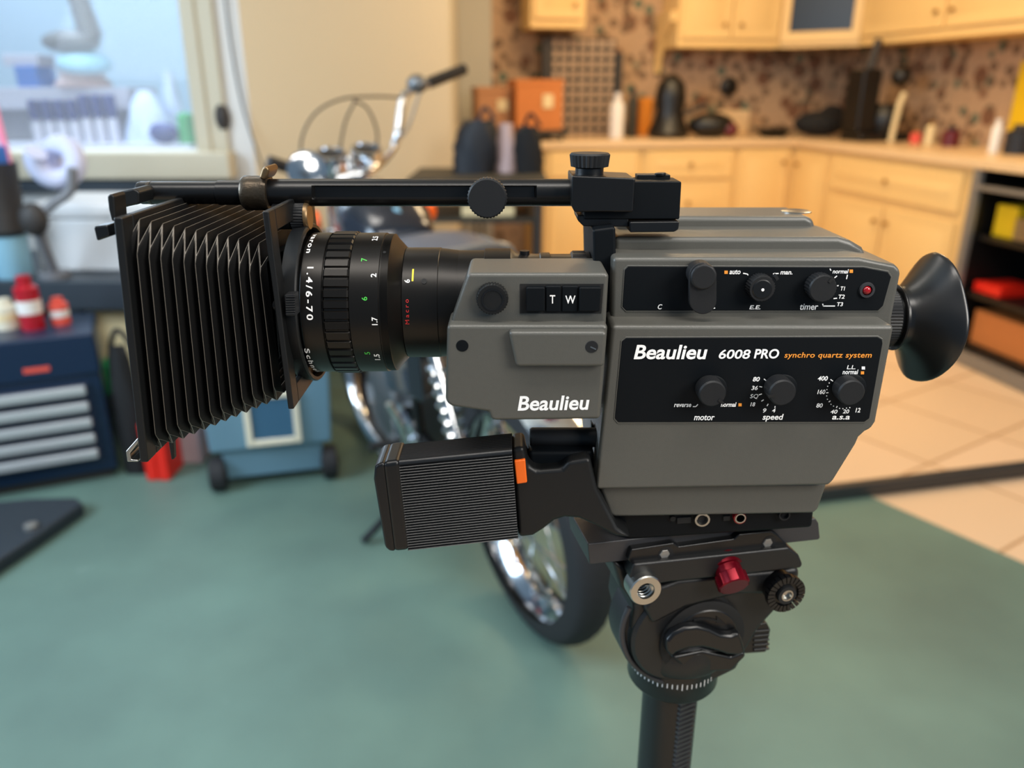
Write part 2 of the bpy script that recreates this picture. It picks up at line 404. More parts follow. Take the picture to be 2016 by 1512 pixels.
# window in the left wall
wr = bpy.data.objects.new('window_1', None); COL.objects.link(wr); wr.location = (xr, 3.4, zs); wr['kind'] = 'structure'; ROOTS['window_1'] = Matrix.Translation(wr.location).inverted()
xo = WX(432)
bm = new()
box(bm, (xr, 3.37, zs - .10), (xo, 3.40, zt + .1)); box(bm, (xr - .005, 3.355, zs - .02), (xr + .055, 3.375, zt + .1))
box(bm, (-3.4, 3.37, zt), (xo, 3.40, zt + .12))
struct('window_casing', bm, 'trim_paint', wr, bevel=.006)
bm = new(); box(bm, (-3.5, 3.30, zs - .11), (xo + .02, 3.40, zs - .0)); struct('window_sill', bm, 'trim_paint', wr, bevel=.012)
bm = new(); box(bm, (-3.5, 3.33, zs - .16), (xo - .02, 3.40, zs - .112)); struct('sill_apron', bm, 'dark_steel', wr, bevel=.004)
bm = new(); box(bm, (-3.4, 3.46, zs), (xr, 3.463, zt)); struct('window_pane', bm, 'window_glass', wr)
# beyond the window
bm = new(); box(bm, (-6.5, 5.6, 0), (-1.35, 5.7, 3.2)); struct('wall_outside', bm, 'outdoor_wall')
# dark threshold bar on the tiles
s0, s1 = G(1600, 992), G(2016, 940); sd = (s1 - s0).normalized(); sn = Vector((-sd.y, sd.x, 0)) * .035
A, B = s0 - sd * .35, s1 + sd * .8
bm = new(); loft(bm, [[A, B, B + sn, A + sn], [q + Vector((0, 0, .045)) for q in (A, B, B + sn, A + sn)]]); struct('trim_1', bm, 'strip_black', bevel=.006)
# baseboard by the kitchen shelf
bm = new(); kbox(bm, .60, .63, -3.4, -2.4, 0, .1); struct('baseboard_right', bm, 'trim_paint')

# ================================================================== KITCHEN
def door_panel(bm, fn, a0, a1, z0, z1, t=.02):
    """raised-and-fielded door front; fn(along, out, z)"""
    loft(bm, [[fn(a0, 0, z0), fn(a1, 0, z0), fn(a1, 0, z1), fn(a0, 0, z1)], [fn(a0, t, z0), fn(a1, t, z0), fn(a1, t, z1), fn(a0, t, z1)]])
    g = .055
    if a1 - a0 > .16 and z1 - z0 > .16:
        q0, q1 = [fn(a0 + g, t, z0 + g), fn(a1 - g, t, z0 + g), fn(a1 - g, t, z1 - g), fn(a0 + g, t, z1 - g)], None
        h = g + .03
        q1 = [fn(a0 + h, t + .009, z0 + h), fn(a1 - h, t + .009, z0 + h), fn(a1 - h, t + .009, z1 - h), fn(a0 + h, t + .009, z1 - h)]
        loft(bm, [q0, q1], cap0=False)
BF = lambda a, o, z: K(a, -o, z)          # faces the viewer (back run)
LF = lambda a, o, z: K(-o, a, z)          # faces left (side run)
def knob_on(fn, a, z, parent, t=.02):
    bm = new(); p, q = fn(a, t, z), fn(a, t + .024, z); lathe(bm, p, q - p, [(0, .006), (.010, .006), (.014, .013), (.022, .013), (.024, .008)], 14); return obj('knob', bm, 'brass_knob', parent)
def base_cabinet(label, fn, a0, a1, doors, drawers, depth=.58, zt=.865, grp='base cabinets'):
    c = fn((a0 + a1) / 2, -depth / 2, 0); t = thing('base_cabinet', c, label, 'cabinet', grp)
    bm = new(); loft(bm, [[fn(a0, -depth, .0), fn(a1, -depth, .0), fn(a1, 0, .0), fn(a0, 0, .0)], [fn(a0, -depth, zt), fn(a1, -depth, zt), fn(a1, 0, zt), fn(a0, 0, zt)]]); obj('cabinet_body', bm, 'cabinet_wood', t)
    for d0, d1, z0, z1 in doors:
        bm = new(); door_panel(bm, fn, d0, d1, z0, z1); d = obj('door', bm, 'cabinet_wood', t, bevel=.003)
        knob_on(fn, d1 - .04 if (d0 + d1) < (a0 + a1) else d0 + .04, z1 - .08, d)
    for d0, d1, z0, z1 in drawers:
        bm = new(); door_panel(bm, fn, d0, d1, z0, z1); d = obj('drawer', bm, 'cabinet_wood', t, bevel=.003); knob_on(fn, (d0 + d1) / 2, (z0 + z1) / 2, d)
    return t
base_cabinet('pale wood base cabinet behind the lens arm, end of the far counter by the bags', BF, -1.63, -1.02, [(-1.60, -1.33, .08, .68), (-1.32, -1.05, .08, .68)], [(-1.60, -1.05, .70, .85)])
base_cabinet('pale wood base cabinet with stacked drawers in the middle of the far counter', BF, -1.015, -.40, [], [(-.99, -.43, .68, .85), (-.99, -.43, .40, .66), (-.99, -.43, .08, .38)])
base_cabinet('narrow pale wood base cabinet at the inner corner of the far counter', BF, -.395, 0, [(-.38, -.05, .08, .85)], [])
base_cabinet('narrow single-door pale wood cabinet of the side counter, next to the inner corner', LF, -.42, 0, [(-.40, -.05, .08, .84)], [])
base_cabinet('wide pale wood cabinet with one drawer over two doors, beside the black open shelf', LF, -1.57, -.425, [(-1.53, -1.01, .08, .62), (-.99, -.46, .08, .62)], [(-1.53, -.46, .66, .84)])
bm = new(); kbox(bm, -1.66, .62, -.03, .61, .868, .91); kbox(bm, -.03, .62, -2.35, -.03, .868, .91)
tag(obj('worktop', bm, 'counter_top', bevel=.004), 'long L-shaped tan kitchen worktop over the pale wood base cabinets', 'worktop')
def upper_cabinet(label, fn, a0, a1, z0, z1, doors, depth=.30, mode='wood'):
    c = fn((a0 + a1) / 2, -depth / 2, z0); t = thing('wall_cabinet', c, label, 'cabinet', 'wall cabinets')
    bm = new(); loft(bm, [[fn(a0, -depth, z0), fn(a1, -depth, z0), fn(a1, 0, z0), fn(a0, 0, z0)], [fn(a0, -depth, z1), fn(a1, -depth, z1), fn(a1, 0, z1), fn(a0, 0, z1)]]); obj('cabinet_body', bm, 'cabinet_wood', t)
    for d0, d1 in doors:
        bm = new()
        if mode == 'wood':
            door_panel(bm, fn, d0, d1, z0 + .05, z1 - .03); d = obj('door', bm, 'cabinet_wood', t, bevel=.003)
            knob_on(fn, d1 - .05 if d0 < (a0 + a1) / 2 - .05 else d0 + .05, z0 + .13, d)
        else:
            g = .05
            for b0, b1, y0, y1 in ((d0, d0 + g, z0 + .03, z1), (d1 - g, d1, z0 + .03, z1), (d0 + g, d1 - g, z0 + .03, z0 + .09), (d0 + g, d1 - g, z1 - .05, z1)):
                loft(bm, [[fn(b0, 0, y0), fn(b1, 0, y0), fn(b1, 0, y1), fn(b0, 0, y1)], [fn(b0, .02, y0), fn(b1, .02, y0), fn(b1, .02, y1), fn(b0, .02, y1)]])
            d = obj('door', bm, 'cabinet_wood', t)
            bm = new(); q = [(d0 + g, z0 + .09), (d1 - g, z0 + .09), (d1 - g, z1 - .05), (d0 + g, z1 - .05)]
            loft(bm, [[fn(a, .004, z) for a, z in q], [fn(a, .008, z) for a, z in q]]); obj('dark_pane', bm, 'black_smooth', d)
            for i in range(5):
                bm = new(); aa = d0 + .09 + i * (d1 - d0 - .18) / 4; hh = .05 + .05 * ((i * 7) % 3); p = fn(aa, .010, z0 + .10)
    return t
UB = lambda a, o, z: K(a, .31 - o, z)
UL = lambda a, o, z: K(.32 - o, a, z)
cA, cB = K(-.02, .31, 0), K(.32, -.03, 0); cdv = (cB - cA); cl = cdv.length; cdv.normalize(); cnv = Vector((cdv.y, -cdv.x, 0))
UC = lambda a, o, z: Vector((cA.x + cdv.x * a + cnv.x * o, cA.y + cdv.y * a + cnv.y * o, z))
upper_cabinet('pale wood wall cabinet with a raised panel door, above the black vase', UB, -.72, -.025, 1.45, 2.25, [(-.70, -.375), (-.365, -.05)])
upper_cabinet('corner wall cabinet with a dark glass door, between two wooden ones', UC, 0, cl, 1.45, 2.25, [(.0, cl)], depth=.12, mode='glass')
upper_cabinet('long pale wood wall cabinet with two doors above the spotted side wall', UL, -1.55, -.035, 1.45, 2.25, [(-1.52, -.80), (-.78, -.06)])
upper_cabinet('small pale wood wall cabinet hanging over the grid-patterned board', UB, -1.66, -1.32, 1.55, 2.25, [(-1.64, -1.34)])
bm = new()
prof = [(0, 0), (.03, 0), (.05, .09), (.14, .22), (.27, .30), (.27, .36), (0, .36)]
loft(bm, [[K(-.76, .61 - o, 1.30 + z) for o, z in prof], [K(-.72, .61 - o, 1.30 + z) for o, z in prof]])
tag(obj('corbel', bm, 'cabinet_wood', bevel=.004), 'curved pale wood corbel bracket at the end of the wall cabinet over the vase', 'bracket')

def place_at(px, py, Y, z):      # foot of something standing at height z
    p = P(px, py, Y); return Vector((p.x, p.y, z))
CT = .911
def kpt(px, w, z):               # point on a line parallel to the back run seen at picture column px
    lo, hi = -3.0, 1.5
    for _ in range(40):
        m = (lo + hi) / 2; p = K(m, w, z); x = 1008 + F * p.x / Zc(p.y, z)
        lo, hi = (m, hi) if x < px else (lo, m)
    return (lo + hi) / 2
bm = new(); kbox(bm, -2.1, kpt(968, .62, 1.3), .612, .62, 0, 2.6); struct('wall_plain', bm, 'sage_wall')
def kcarton(name, label, cat, px0, px1, w0, w1, z0, z1, m, grp=None, bevel=.004, flap=None, umax=9):
    u0, u1 = kpt(px0, w0, (z0 + z1) / 2), min(umax, kpt(px1, w0, (z0 + z1) / 2))
    t = thing(name, K((u0 + u1) / 2, (w0 + w1) / 2, z0), label, cat, grp)
    bm = new(); kbox(bm, u0, u1, w0, w1, z0, z1); obj('box_body', bm, m, t, bevel=bevel)
    if flap:
        bm = new(); kbox(bm, u0 - .004, u1 + .004, w0 - .004, w1, z1 - .03, z1 + .004); obj('lid', bm, flap, t, bevel=.003)
        bm = new(); uu = (u0 + u1) / 2; kbox(bm, uu + .02, uu + .08, w0 - .006, w0 - .003, z0 + (z1 - z0) * .45, z0 + (z1 - z0) * .72); obj('paper_label', bm, 'ivory_card', t)
    return t
kcarton('cardboard_box', 'orange-brown cardboard carton in front of the grid-patterned board', 'box', 1016, 1108, .02, .30, CT + .06, CT + .34, 'cardboard', 'cardboard boxes', flap='cardboard')
kcarton('cardboard_box', 'duller brown cardboard carton standing beside the orange-brown one', 'box', 940, 1014, .12, .36, CT + .06, CT + .30, 'cardboard_pale', 'cardboard boxes', flap='cardboard_pale', umax=kpt(1016, .02, 1.1) - .012)
# tray that carries the two cartons
u0, u1 = kpt(936, .1, CT), kpt(1112, .1, CT)
bm = new(); kbox(bm, u0, u1, 0.0, .42, CT + .03, CT + .058)
for ww in (.03, .37):
    kbox(bm, u0 + .02, u0 + .04, ww, ww + .02, .0, CT + .03); kbox(bm, u1 - .05, u1 - .03, ww, ww + .02, CT, CT + .03)
tag(obj('side_table', bm, 'olive_dark', bevel=.003), 'narrow dark table carrying the two brown cardboard cartons', 'table')
u0, u1 = kpt(1068, .40, 1.15), kpt(1212, .40, 1.15)
t = thing('grid_board', K((u0 + u1) / 2, .5, CT), 'tall board with a dark grid of pale squares leaning at the kitchen wall', 'board')
bm = new(); kbox(bm, u0 + .07, u1, .44, .46, CT, 1.50); obj('grid_face', bm, 'black_grid', t)
bm = new(); kbox(bm, u0, u0 + .07, .42, .48, CT, 1.50); obj('dark_edge', bm, 'charcoal', t, bevel=.004)
bm = new(); kbox(bm, u1 - .01, u1 + .05, .43, .47, CT + .25, 1.42); obj('end_strap', bm, 'charcoal', t, bevel=.004)
def kbottle(name, label, cat, px, w, h, r, m, m2, grp=None, z=CT):
    u = kpt(px, w, z + h / 2); t = thing(name, K(u, w, z), label, cat, grp)
    bm = new(); lathe(bm, K(u, w, z), (0, 0, 1), [(0, r), (.004, r), (h * .72, r), (h * .8, r * .7), (h * .84, r * .45)], 20); obj('bottle_body', bm, m, t)
    bm = new(); lathe(bm, K(u, w, z + h * .84), (0, 0, 1), [(0, r * .5), (h * .16, r * .5)], 16); obj('cap', bm, m2, t)
    return t
kbottle('jar', 'tall white jar on the far counter next to the grid-patterned board', 'jar', 1215, .22, .27, .045, 'can_white', 'can_white')
kbottle('bottle', 'slim dark bottle between the white jar and the black vase', 'bottle', 1245, .34, .30, .035, 'olive_dark', 'charcoal')
kcarton('food_box', 'small yellow-orange carton on the far counter between dark bottle and black vase', 'box', 1262, 1284, .48, .56, CT, CT + .24, 'orange_ink')
# black vase / helmet-like jug and friends
u = kpt(1318, .22, 1.05); t = thing('vase', K(u, .22, CT), 'bulbous black vase on the far counter with a thin side spout', 'vase')
bm = new(); lathe(bm, K(u, .22, CT), (0, 0, 1), [(0, .11), (.03, .135), (.10, .10), (.16, .085), (.24, .098), (.32, .085), (.37, .04), (.38, .02)], 28); obj('vase_body', bm, 'kitchen_black', t)
bm = new(); tube(bm, [K(u + .08, .20, CT + .14), K(u + .16, .18, CT + .17), K(u + .22, .17, CT + .2)], .016); obj('spout', bm, 'kitchen_black', t)
u = kpt(1400, .18, .98); t = thing('appliance_bag', K(u, .18, CT), 'low black bundle with a dull red patch beside the black vase', 'bag')
bm = new(); ball(bm, K(u, .18, CT + .075), .15, .10, .078); obj('bundle_body', bm, 'kitchen_black', t)
bm = new(); ball(bm, K(u + .10, .11, CT + .05), .05, .04, .045); obj('red_patch', bm, 'wine_red', t)
u = kpt(1438, .56, 1.15); bm = new(); lathe(bm, K(u, .615, zat(170, K(u, .615, 0).y)), K(0, -1, 0) - K(0, 0, 0), [(0, .06), (.02, .06), (.03, .045)], 24)
tag(obj('wall_clock', bm, 'kitchen_black'), 'small round black disc fixed to the spotted kitchen wall above the bundle', 'clock')
u = kpt(1470, .25, .98); bm = new(); kbox(bm, u - .1, u + .12, .46, .48, CT, CT + .16); tag(obj('chopping_board', bm, 'counter_top', bevel=.01), 'plain tan chopping board leaning behind the shallow dark bowl', 'board')
u = kpt(1522, .16, .93); bm = new(); lathe(bm, K(u, .16, CT), (0, 0, 1), [(0, .07), (.015, .08), (.05, .13), (.055, .125), (.02, .07)], 24); tag(obj('bowl', bm, 'kitchen_black'), 'shallow dark bowl on the far counter near the inner corner', 'bowl')
# coffee maker cluster on the corner
u, w = .33, -.30
t = thing('coffee_maker', K(u, w, CT), 'tall black coffee maker in the worktop corner with a pale upright tube', 'coffee maker')
bm = new(); kbox(bm, u - .16, u + .16, w - .11, w + .11, CT, CT + .05); kbox(bm, u - .16, u - .04, w - .06, w + .11, CT + .05, CT + .40); obj('machine_body', bm, 'kitchen_black', t, bevel=.012)
bm = new(); lathe(bm, K(u + .04, w - .02, CT + .05), (0, 0, 1), [(0, .075), (.06, .095), (.12, .08), (.16, .05)], 24); obj('carafe', bm, 'kitchen_black', t)
bm = new(); tube(bm, [K(u + .02, w - .14, CT + .0), K(u + .04, w - .14, CT + .2), K(u + .06, w - .14, CT + .27)], .017); obj('pale_tube', bm, 'ivory_card', t)
bm = new(); ball(bm, K(u + .05, w - .1, CT + .36), .055); obj('top_lid', bm, 'kitchen_black', t)
bm = new(); cyl(bm, K(u - .09, w, CT + .40), K(u - .06, w, CT + .56), .03, .022); obj('stem', bm, 'charcoal', t)
bm = new(); ball(bm, K(.24, .16, CT + .082), .17, .12, .08); ball(bm, K(.34, .2, CT + .11), .09, .08, .09)
tag(obj('cloth_bundle', bm, 'black_cloth'), 'black cloth heap lying against the coffee maker on the worktop', 'cloth')
def lpt(px, u, z):   # along the side run
    lo, hi = -3.2, .5
    for _ in range(40):
        m = (lo + hi) / 2; p = K(u, m, z); x = 1008 + F * p.x / Zc(p.y, z)
        lo, hi = (lo, m) if x < px else (m, hi)
    # px grows as w falls
    return (lo + hi) / 2
def lfind(px, u, z):
    best = min((abs(1008 + F * K(u, w_ / 100, z).x / Zc(K(u, w_ / 100, z).y, z) - px), w_ / 100) for w_ in range(-320, 50)); return best[1]
for nm, lb, ct_, px, uu, h, r, m, m2 in (
        ('bottle', 'small purple-black bottle on the side counter under the wallpaper', 'bottle', 1870, .42, .10, .045, 'wine_red', 'charcoal'),
        ('bottle', 'white bottle on the side counter near the edge of the picture', 'bottle', 1956, .30, .15, .024, 'can_white', 'can_white'),
        ('canister', 'dark blue canister on the side counter at the very edge of the picture', 'canister', 1999, .34, .13, .06, 'navy_cloth', 'charcoal'),
        ('jar', 'little orange spice jar on the side counter between coffee maker and purple bottle', 'jar', 1800, .40, .07, .03, 'can_coral', 'brass_knob'),
        ('jar', 'little pale spice jar on the side counter next to the orange one', 'jar', 1828, .42, .12, .026, 'ivory_card', 'brass_knob')):
    w = lfind(px, uu, CT); t = thing(nm, K(uu, w, CT), lb, ct_, 'bottles and jars on the side counter')
    bm = new(); lathe(bm, K(uu, w, CT), (0, 0, 1), [(0, r), (h * .75, r), (h * .85, r * .6)], 18); obj('bottle_body', bm, m, t)
    bm = new(); lathe(bm, K(uu, w, CT + h * .85), (0, 0, 1), [(0, r * .55), (h * .18, r * .55)], 14); obj('cap', bm, m2, t)
w = lfind(1999, .55, 1.1); bm = new(); kbox(bm, .58, .60, w - .1, w + .06, CT, CT + .42); tag(obj('notice_card', bm, 'yellow_card', bevel=.002), 'upright yellow card leaning on the spotted wall behind the dark blue canister', 'card')
# open shelf at the end of the side run
t = thing('open_shelf', K(.3, -1.97, 0), 'black open shelf unit with a grey frame under the end of the side counter', 'shelf')
bm = new()
kbox(bm, .50, .58, -2.34, -1.60, 0, .86); kbox(bm, .0, .58, -1.63, -1.60, 0, .86); kbox(bm, .0, .58, -2.34, -2.31, 0, .86)
for z in (.06, .30, .56, .78): kbox(bm, .02, .5, -2.31, -1.63, z, z + .02)
obj('shelf_body', bm, 'kitchen_black', t)
bm = new(); kbox(bm, -.03, .0, -1.64, -1.60, 0, .865); kbox(bm, -.03, .0, -2.34, -2.30, 0, .865); kbox(bm, -.03, 0, -2.3, -1.64, .0, .06); kbox(bm, -.03, 0, -2.3, -1.64, .78, .80); obj('grey_frame', bm, 'grey_metal', t, bevel=.003)
for lb, nm, cat, m, u0, w0, w1, z0, z1 in (('yellow carton in the top bay of the black open shelf', 'food_box', 'box', 'yellow_card', .06, -1.80, -1.68, .70, .745),
                                           ('silver tin in the middle bay of the black open shelf', 'tin', 'tin', 'steel', .04, -2.0, -1.82, .585, .68),
                                           ('red carton in the middle bay of the black open shelf', 'food_box', 'box', 'red_box', .04, -1.82, -1.66, .325, .37),
                                           ('orange-brown carton in the lowest bay of the black open shelf', 'food_box', 'box', 'cardboard', .06, -2.1, -1.68, .082, .24)):
    bm = new(); kbox(bm, u0, u0 + .2, w0, w1, z0 if 'yellow' not in lb else .582, z1 if 'yellow' not in lb else .745)
    if 'yellow' in lb: bm.free(); bm = new(); kbox(bm, u0, u0 + .2, w0, w1, .582, .72)
    tag(obj(nm, bm, m, bevel=.004), lb, cat)

# bags and the low cart behind the motorcycle
CY = 3.25; ctz = zat(352, CY)
x0, x1 = P(800, 352, CY).x, P(1078, 352, CY).x
t = thing('utility_cart', ((x0 + x1) / 2, CY + .25, 0), 'low dark brown utility cart behind the motorcycle carrying the black bags', 'cart')
bm = new(); box(bm, (x0, CY, ctz - .03), (x1, CY + .5, ctz)); obj('cart_top', bm, 'olive_dark', t, bevel=.004)
bm = new(); box(bm, (x0 + .02, CY + .03, .25), (x1 - .02, CY + .47, .28)); obj('shelf_board', bm, 'olive_dark', t)
bm = new(); box(bm, (x0 + .02, CY + .03, .68), (x1 - .02, CY + .47, .70)); obj('shelf_board', bm, 'olive_dark', t)
for a_, b_ in ((x0 + .02, CY + .02), (x1 - .05, CY + .02), (x0 + .02, CY + .45), (x1 - .05, CY + .45)):
    bm = new(); box(bm, (a_, b_, 0), (a_ + .03, b_ + .03, ctz - .03)); obj('leg', bm, 'charcoal', t)
bx = P(985, 420, CY + .1)
bm = new(); box(bm, (bx.x - .16, CY + .06, .701), (bx.x + .06, CY + .3, .745)); tag(obj('cream_tray', bm, 'ivory_card', bevel=.006), 'flat cream tray on the upper shelf of the dark brown cart', 'tray')
bm = new(); box(bm, (bx.x + .12, CY + .06, .701), (x1 - .07, CY + .35, .79)); tag(obj('storage_bin', bm, 'kitchen_black', bevel=.01), 'black storage bin on the upper shelf of the dark brown cart', 'bin')
def sack(name, label, pxl, pxr, top, bot, Y, m, lean=0.0, grp=None, z0=None):
    zb = zat(bot, Y) if z0 is None else z0; zt_ = zat(top, Y); cxx = P((pxl + pxr) / 2, bot, Y).x; hw = abs(P(pxr, bot, Y).x - P(pxl, bot, Y).x) / 2
    t = thing(name, (cxx, Y, zb), label, 'bag', grp)
    loops = []; hgt = zt_ - zb
    for i in range(9):
        f = i / 8; rr = hw * (0.96 - .08 * math.cos(f * 3) - .42 * f ** 3); L = []
        for j in range(22):
            an = 2 * math.pi * j / 22; wob = 1 + .07 * math.sin(5 * an + i) + .05 * math.sin(9 * an - 2 * i)
            L.append(Vector((cxx + lean * f * hgt + rr * wob * math.cos(an), Y + .6 * rr * wob * math.sin(an), zb + hgt * f * (1 + .06 * math.sin(3 * an)))))
        loops.append(L)
    bm = new(); loft(bm, loops); obj('bag_body', bm, m, t, sharp=60)
    bm = new(); tube(bm, [loops[-1][3] + Vector((-.04, 0, 0)), loops[-1][3] + Vector((-.01, 0, .05)), loops[-1][3] + Vector((.03, 0, 0))], .008); obj('handle', bm, m, t)
    return t
sack('tote_bag', 'navy black bag slumped on the cart beside the beige wall corner', 886, 978, 240, 346, CY + .24, 'navy_cloth', .12, 'bags on the cart', z0=ctz)
sack('tote_bag', 'matt black bag on the cart nearest the pale kitchen cabinets', 1012, 1072, 252, 346, CY + .24, 'black_cloth', -.05, 'bags on the cart', z0=ctz)
pb = P(996, 345, CY + .3); bm = new(); lathe(bm, (pb.x, CY + .3, ctz), (0, 0, 1), [(0, .05), (.12, .05), (.17, .03), (.20, .03)], 18); tag(obj('paper_roll', bm, 'pink_card'), 'pale pinkish paper roll standing between the two dark bags', 'roll')

# ================================================================== LEFT SIDE OF THE GARAGE
# shelf and clutter seen through the window
OY = 4.0
def ox(px, v, Y=OY): return P(px, v, Y).x
zl, zu = zat(284, OY - .1), zat(172, OY + .05)
t = thing('garden_bench', (ox(130, 280), OY + .15, 0), 'pale bench with navy bottles and plastic bags on it seen through the window', 'bench')
bm = new(); box(bm, (-3.6, OY - .12, zl - .03), (ox(392, 280), OY + .4, zl)); obj('bench_board', bm, 'outdoor_board', t, bevel=.004)
for xx in (-3.5, ox(240, 200) - .05):
    bm = new(); box(bm, (xx, OY + .30, 0), (xx + .04, OY + .34, zl - .03)); obj('leg', bm, 'outdoor_board', t)
t = thing('wall_shelf', (ox(130, 170), OY + .38, zu), 'pale shelf above the bottles seen through the window carrying the blue box and lamp', 'shelf')
bm = new(); box(bm, (-3.6, OY + .10, zu - .10), (ox(232, 170), OY + .4, zu)); obj('shelf_board', bm, 'outdoor_board', t, bevel=.004)
bm = new(); box(bm, (-3.6, OY + .40, zl), (ox(232, 170), OY + .42, zu)); obj('back_panel', bm, 'outdoor_board', t, bevel=.002)
descr = ['first', 'second', 'third', 'fourth', 'fifth', 'sixth', 'seventh']
for i in range(7):
    px = 72 + i * 25; h = (.10, .12, .13, .12, .15, .17, .16)[i]; xx = ox(px, 240, OY - .03); zb = zl
    t = thing('spray_bottle', (xx, OY - .03, zl), 'navy spray bottle behind the window glass, %s in its row counting from the foam coil' % descr[i], 'bottle', 'navy bottles in the window')
    hh = zat(196 - (10 if i > 3 else 0), OY - .03) - zl
    bm = new(); lathe(bm, (xx, OY - .03, zl), (0, 0, 1), [(0, .024), (hh * .45, .024), (hh * .52, .018)], 14); obj('bottle_body', bm, 'outdoor_board', t)
    bm = new(); lathe(bm, (xx, OY - .03, zl + hh * .52), (0, 0, 1), [(0, .018), (hh * .1, .026), (hh * .46, .026), (hh * .48, .012)], 14); obj('cap', bm, 'navy_plastic', t)
t = thing('parts_box', (ox(50, 165, OY + .15), OY + .15, zu), 'bright blue box on the pale shelf seen through the window', 'box')
xa, xb = ox(30, 150, OY + .12), ox(72, 150, OY + .12)
bm = new(); box(bm, (xa, OY + .12, zu), (xb, OY + .3, zat(130, OY + .12))); obj('box_body', bm, 'mid_blue', t, bevel=.004)
bm = new(); box(bm, (xa - .06, OY + .14, zat(130, OY + .12)), (xb + .01, OY + .3, zat(106, OY + .12))); obj('lid', bm, 'outdoor_board', t, bevel=.006)
# work lamp on the upper board
lx = ox(165, 165, OY + .2); ly = OY + .2
t = thing('work_lamp', (lx, ly, zu), 'grey work lamp with a slanted arm and pale blue shade seen through the window', 'lamp')
bm = new(); lathe(bm, (lx, ly, zu), (0, 0, 1), [(0, .13), (.02, .13), (.05, .10), (.10, .11), (.16, .06)], 24); obj('base', bm, 'pink_card', t)
bm = new(); lathe(bm, (lx + .03, ly - .02, zat(135, ly)), (.1, -.2, 1), [(0, .12), (.03, .125), (.06, .10), (.075, .04)], 24); obj('lamp_shade', bm, 'pale_blue', t)
hd = P(140, 82, ly); bm = new(); ball(bm, hd, .14, .09, .055); obj('hinge_head', bm, 'taupe_metal', t)
bm = new(); cyl(bm, P(180, 75, ly), P(148, -20, ly), .055, .045); obj('arm', bm, 'taupe_metal', t)
bm = new(); cyl(bm, P(170, 128, ly), P(160, 88, ly), .03); obj('neck', bm, 'taupe_metal', t)
for nm, lb, px, w_, top, m in (('plastic_bag', 'shiny clear plastic bag stuffed full behind the window glass', 300, 46, 178, 'film_plastic'), ('plastic_bag', 'small pale plastic bag behind the window glass next to the green tub', 350, 22, 140, 'film_plastic')):
    Y = OY + (.02 if w_ > 30 else .12); c = P(px, 282, Y).x; hw = (ox(px + w_, 280, Y) - ox(px - w_, 280, Y)) / 2; h = zat(top, Y) - zl; loops = []
    for i in range(8):
        f = i / 7; rr = hw * (1 - .75 * f ** 2.2)
        loops.append([Vector((c + rr * (1 + .12 * math.sin(4 * a_ / 22 * 6.28 + i)) * math.cos(a_ / 22 * 6.283), Y + .7 * rr * math.sin(a_ / 22 * 6.283), zl + h * f)) for a_ in range(22)])
    bm = new(); loft(bm, loops); tag(obj(nm, bm, m, sharp=50), lb, 'bag', 'plastic bags in the window')
gx = ox(370, 270, OY - .04); bm = new(); lathe(bm, (gx, OY - .04, zl), (0, 0, 1), [(0, .045), (.13, .036), (.14, .02)], 18); tag(obj('tub', bm, 'green_plastic'), 'green plastic tub in the corner of the window behind the glass', 'tub')
bg = P(322, 245, OY - .08); bm = new(); ball(bm, (bg.x, OY - .09, zl + .05), .07, .028, .05); tag(obj('toy_block', bm, 'navy_plastic'), 'blue-grey lump in front of the clear plastic bag behind the glass', 'toy')
# black catches on the casing and the hanging cable
for v_, lb in ((231, 'black window catch on the grey wall beside the upper casing'), (325, 'small dark window catch at the lower end of the casing')):
    p = P(437 if v_ < 300 else 426, v_, 3.38); bm = new(); ball(bm, (p.x, 3.385, p.z), .030, .03, .058 if v_ < 300 else .026); tag(obj('window_catch', bm, 'charcoal'), lb, 'catch', 'window catches')
bm = new(); tube(bm, [P(440, -30, 3.38), P(455, 90, 3.38), P(476, 200, 3.38), P(500, 280, 3.38), P(524, 345, 3.37), P(560, 430, 3.37)], .004, 8)
tag(obj('hanging_cable', bm, 'charcoal'), 'thin dark cable hanging slantwise down the wall where grey meets beige', 'cable')

# workbench
BT = .585; by0, by1 = 2.62, 3.2; bx0, bx1 = -2.6, P(545, 545, 2.62).x
t = thing('workbench', ((bx0 + bx1) / 2, 2.9, 0), 'dark grey steel workbench along the wall under the window', 'workbench')
bm = new(); box(bm, (bx0, by0, BT - .10), (bx1, by1, BT)); obj('bench_top', bm, 'dark_steel', t, bevel=.004)
bm = new(); box(bm, (bx0, by0 + .03, .16), (bx1 - .02, by1 - .02, .19)); obj('shelf_board', bm, 'dark_steel', t)
bm = new(); box(bm, (bx0, by1 - .03, .19), (bx1 - .02, by1 - .01, BT - .1)); obj('back_panel', bm, 'charcoal', t)
for xx in (bx0 + .02, -1.55, bx1 - .08):
    bm = new(); box(bm, (xx, by0 + .02, 0), (xx + .05, by0 + .07, BT - .1)); obj('leg', bm, 'dark_steel', t)
# white chest on the bench
xa, xb = P(62, 460, 2.78).x, P(520, 460, 2.78).x
t = thing('storage_chest', ((xa + xb) / 2, 2.95, BT), 'wide white plastic storage chest on the workbench under the window', 'chest')
zc1 = zat(402, 2.78)
bm = new(); box(bm, (xa, 2.78, BT), (xb, 3.14, zc1 - .05)); obj('chest_body', bm, 'white_plastic', t, bevel=.012)
bm = new(); box(bm, (xa - .01, 2.77, zc1 - .05), (xb + .01, 3.15, zc1)); obj('lid', bm, 'white_plastic', t, bevel=.015)
bm = new(); box(bm, (xa + .3, 2.757, zc1 - .09), (xa + .42, 2.775, zc1 - .03)); obj('latch', bm, 'white_plastic', t, bevel=.004)
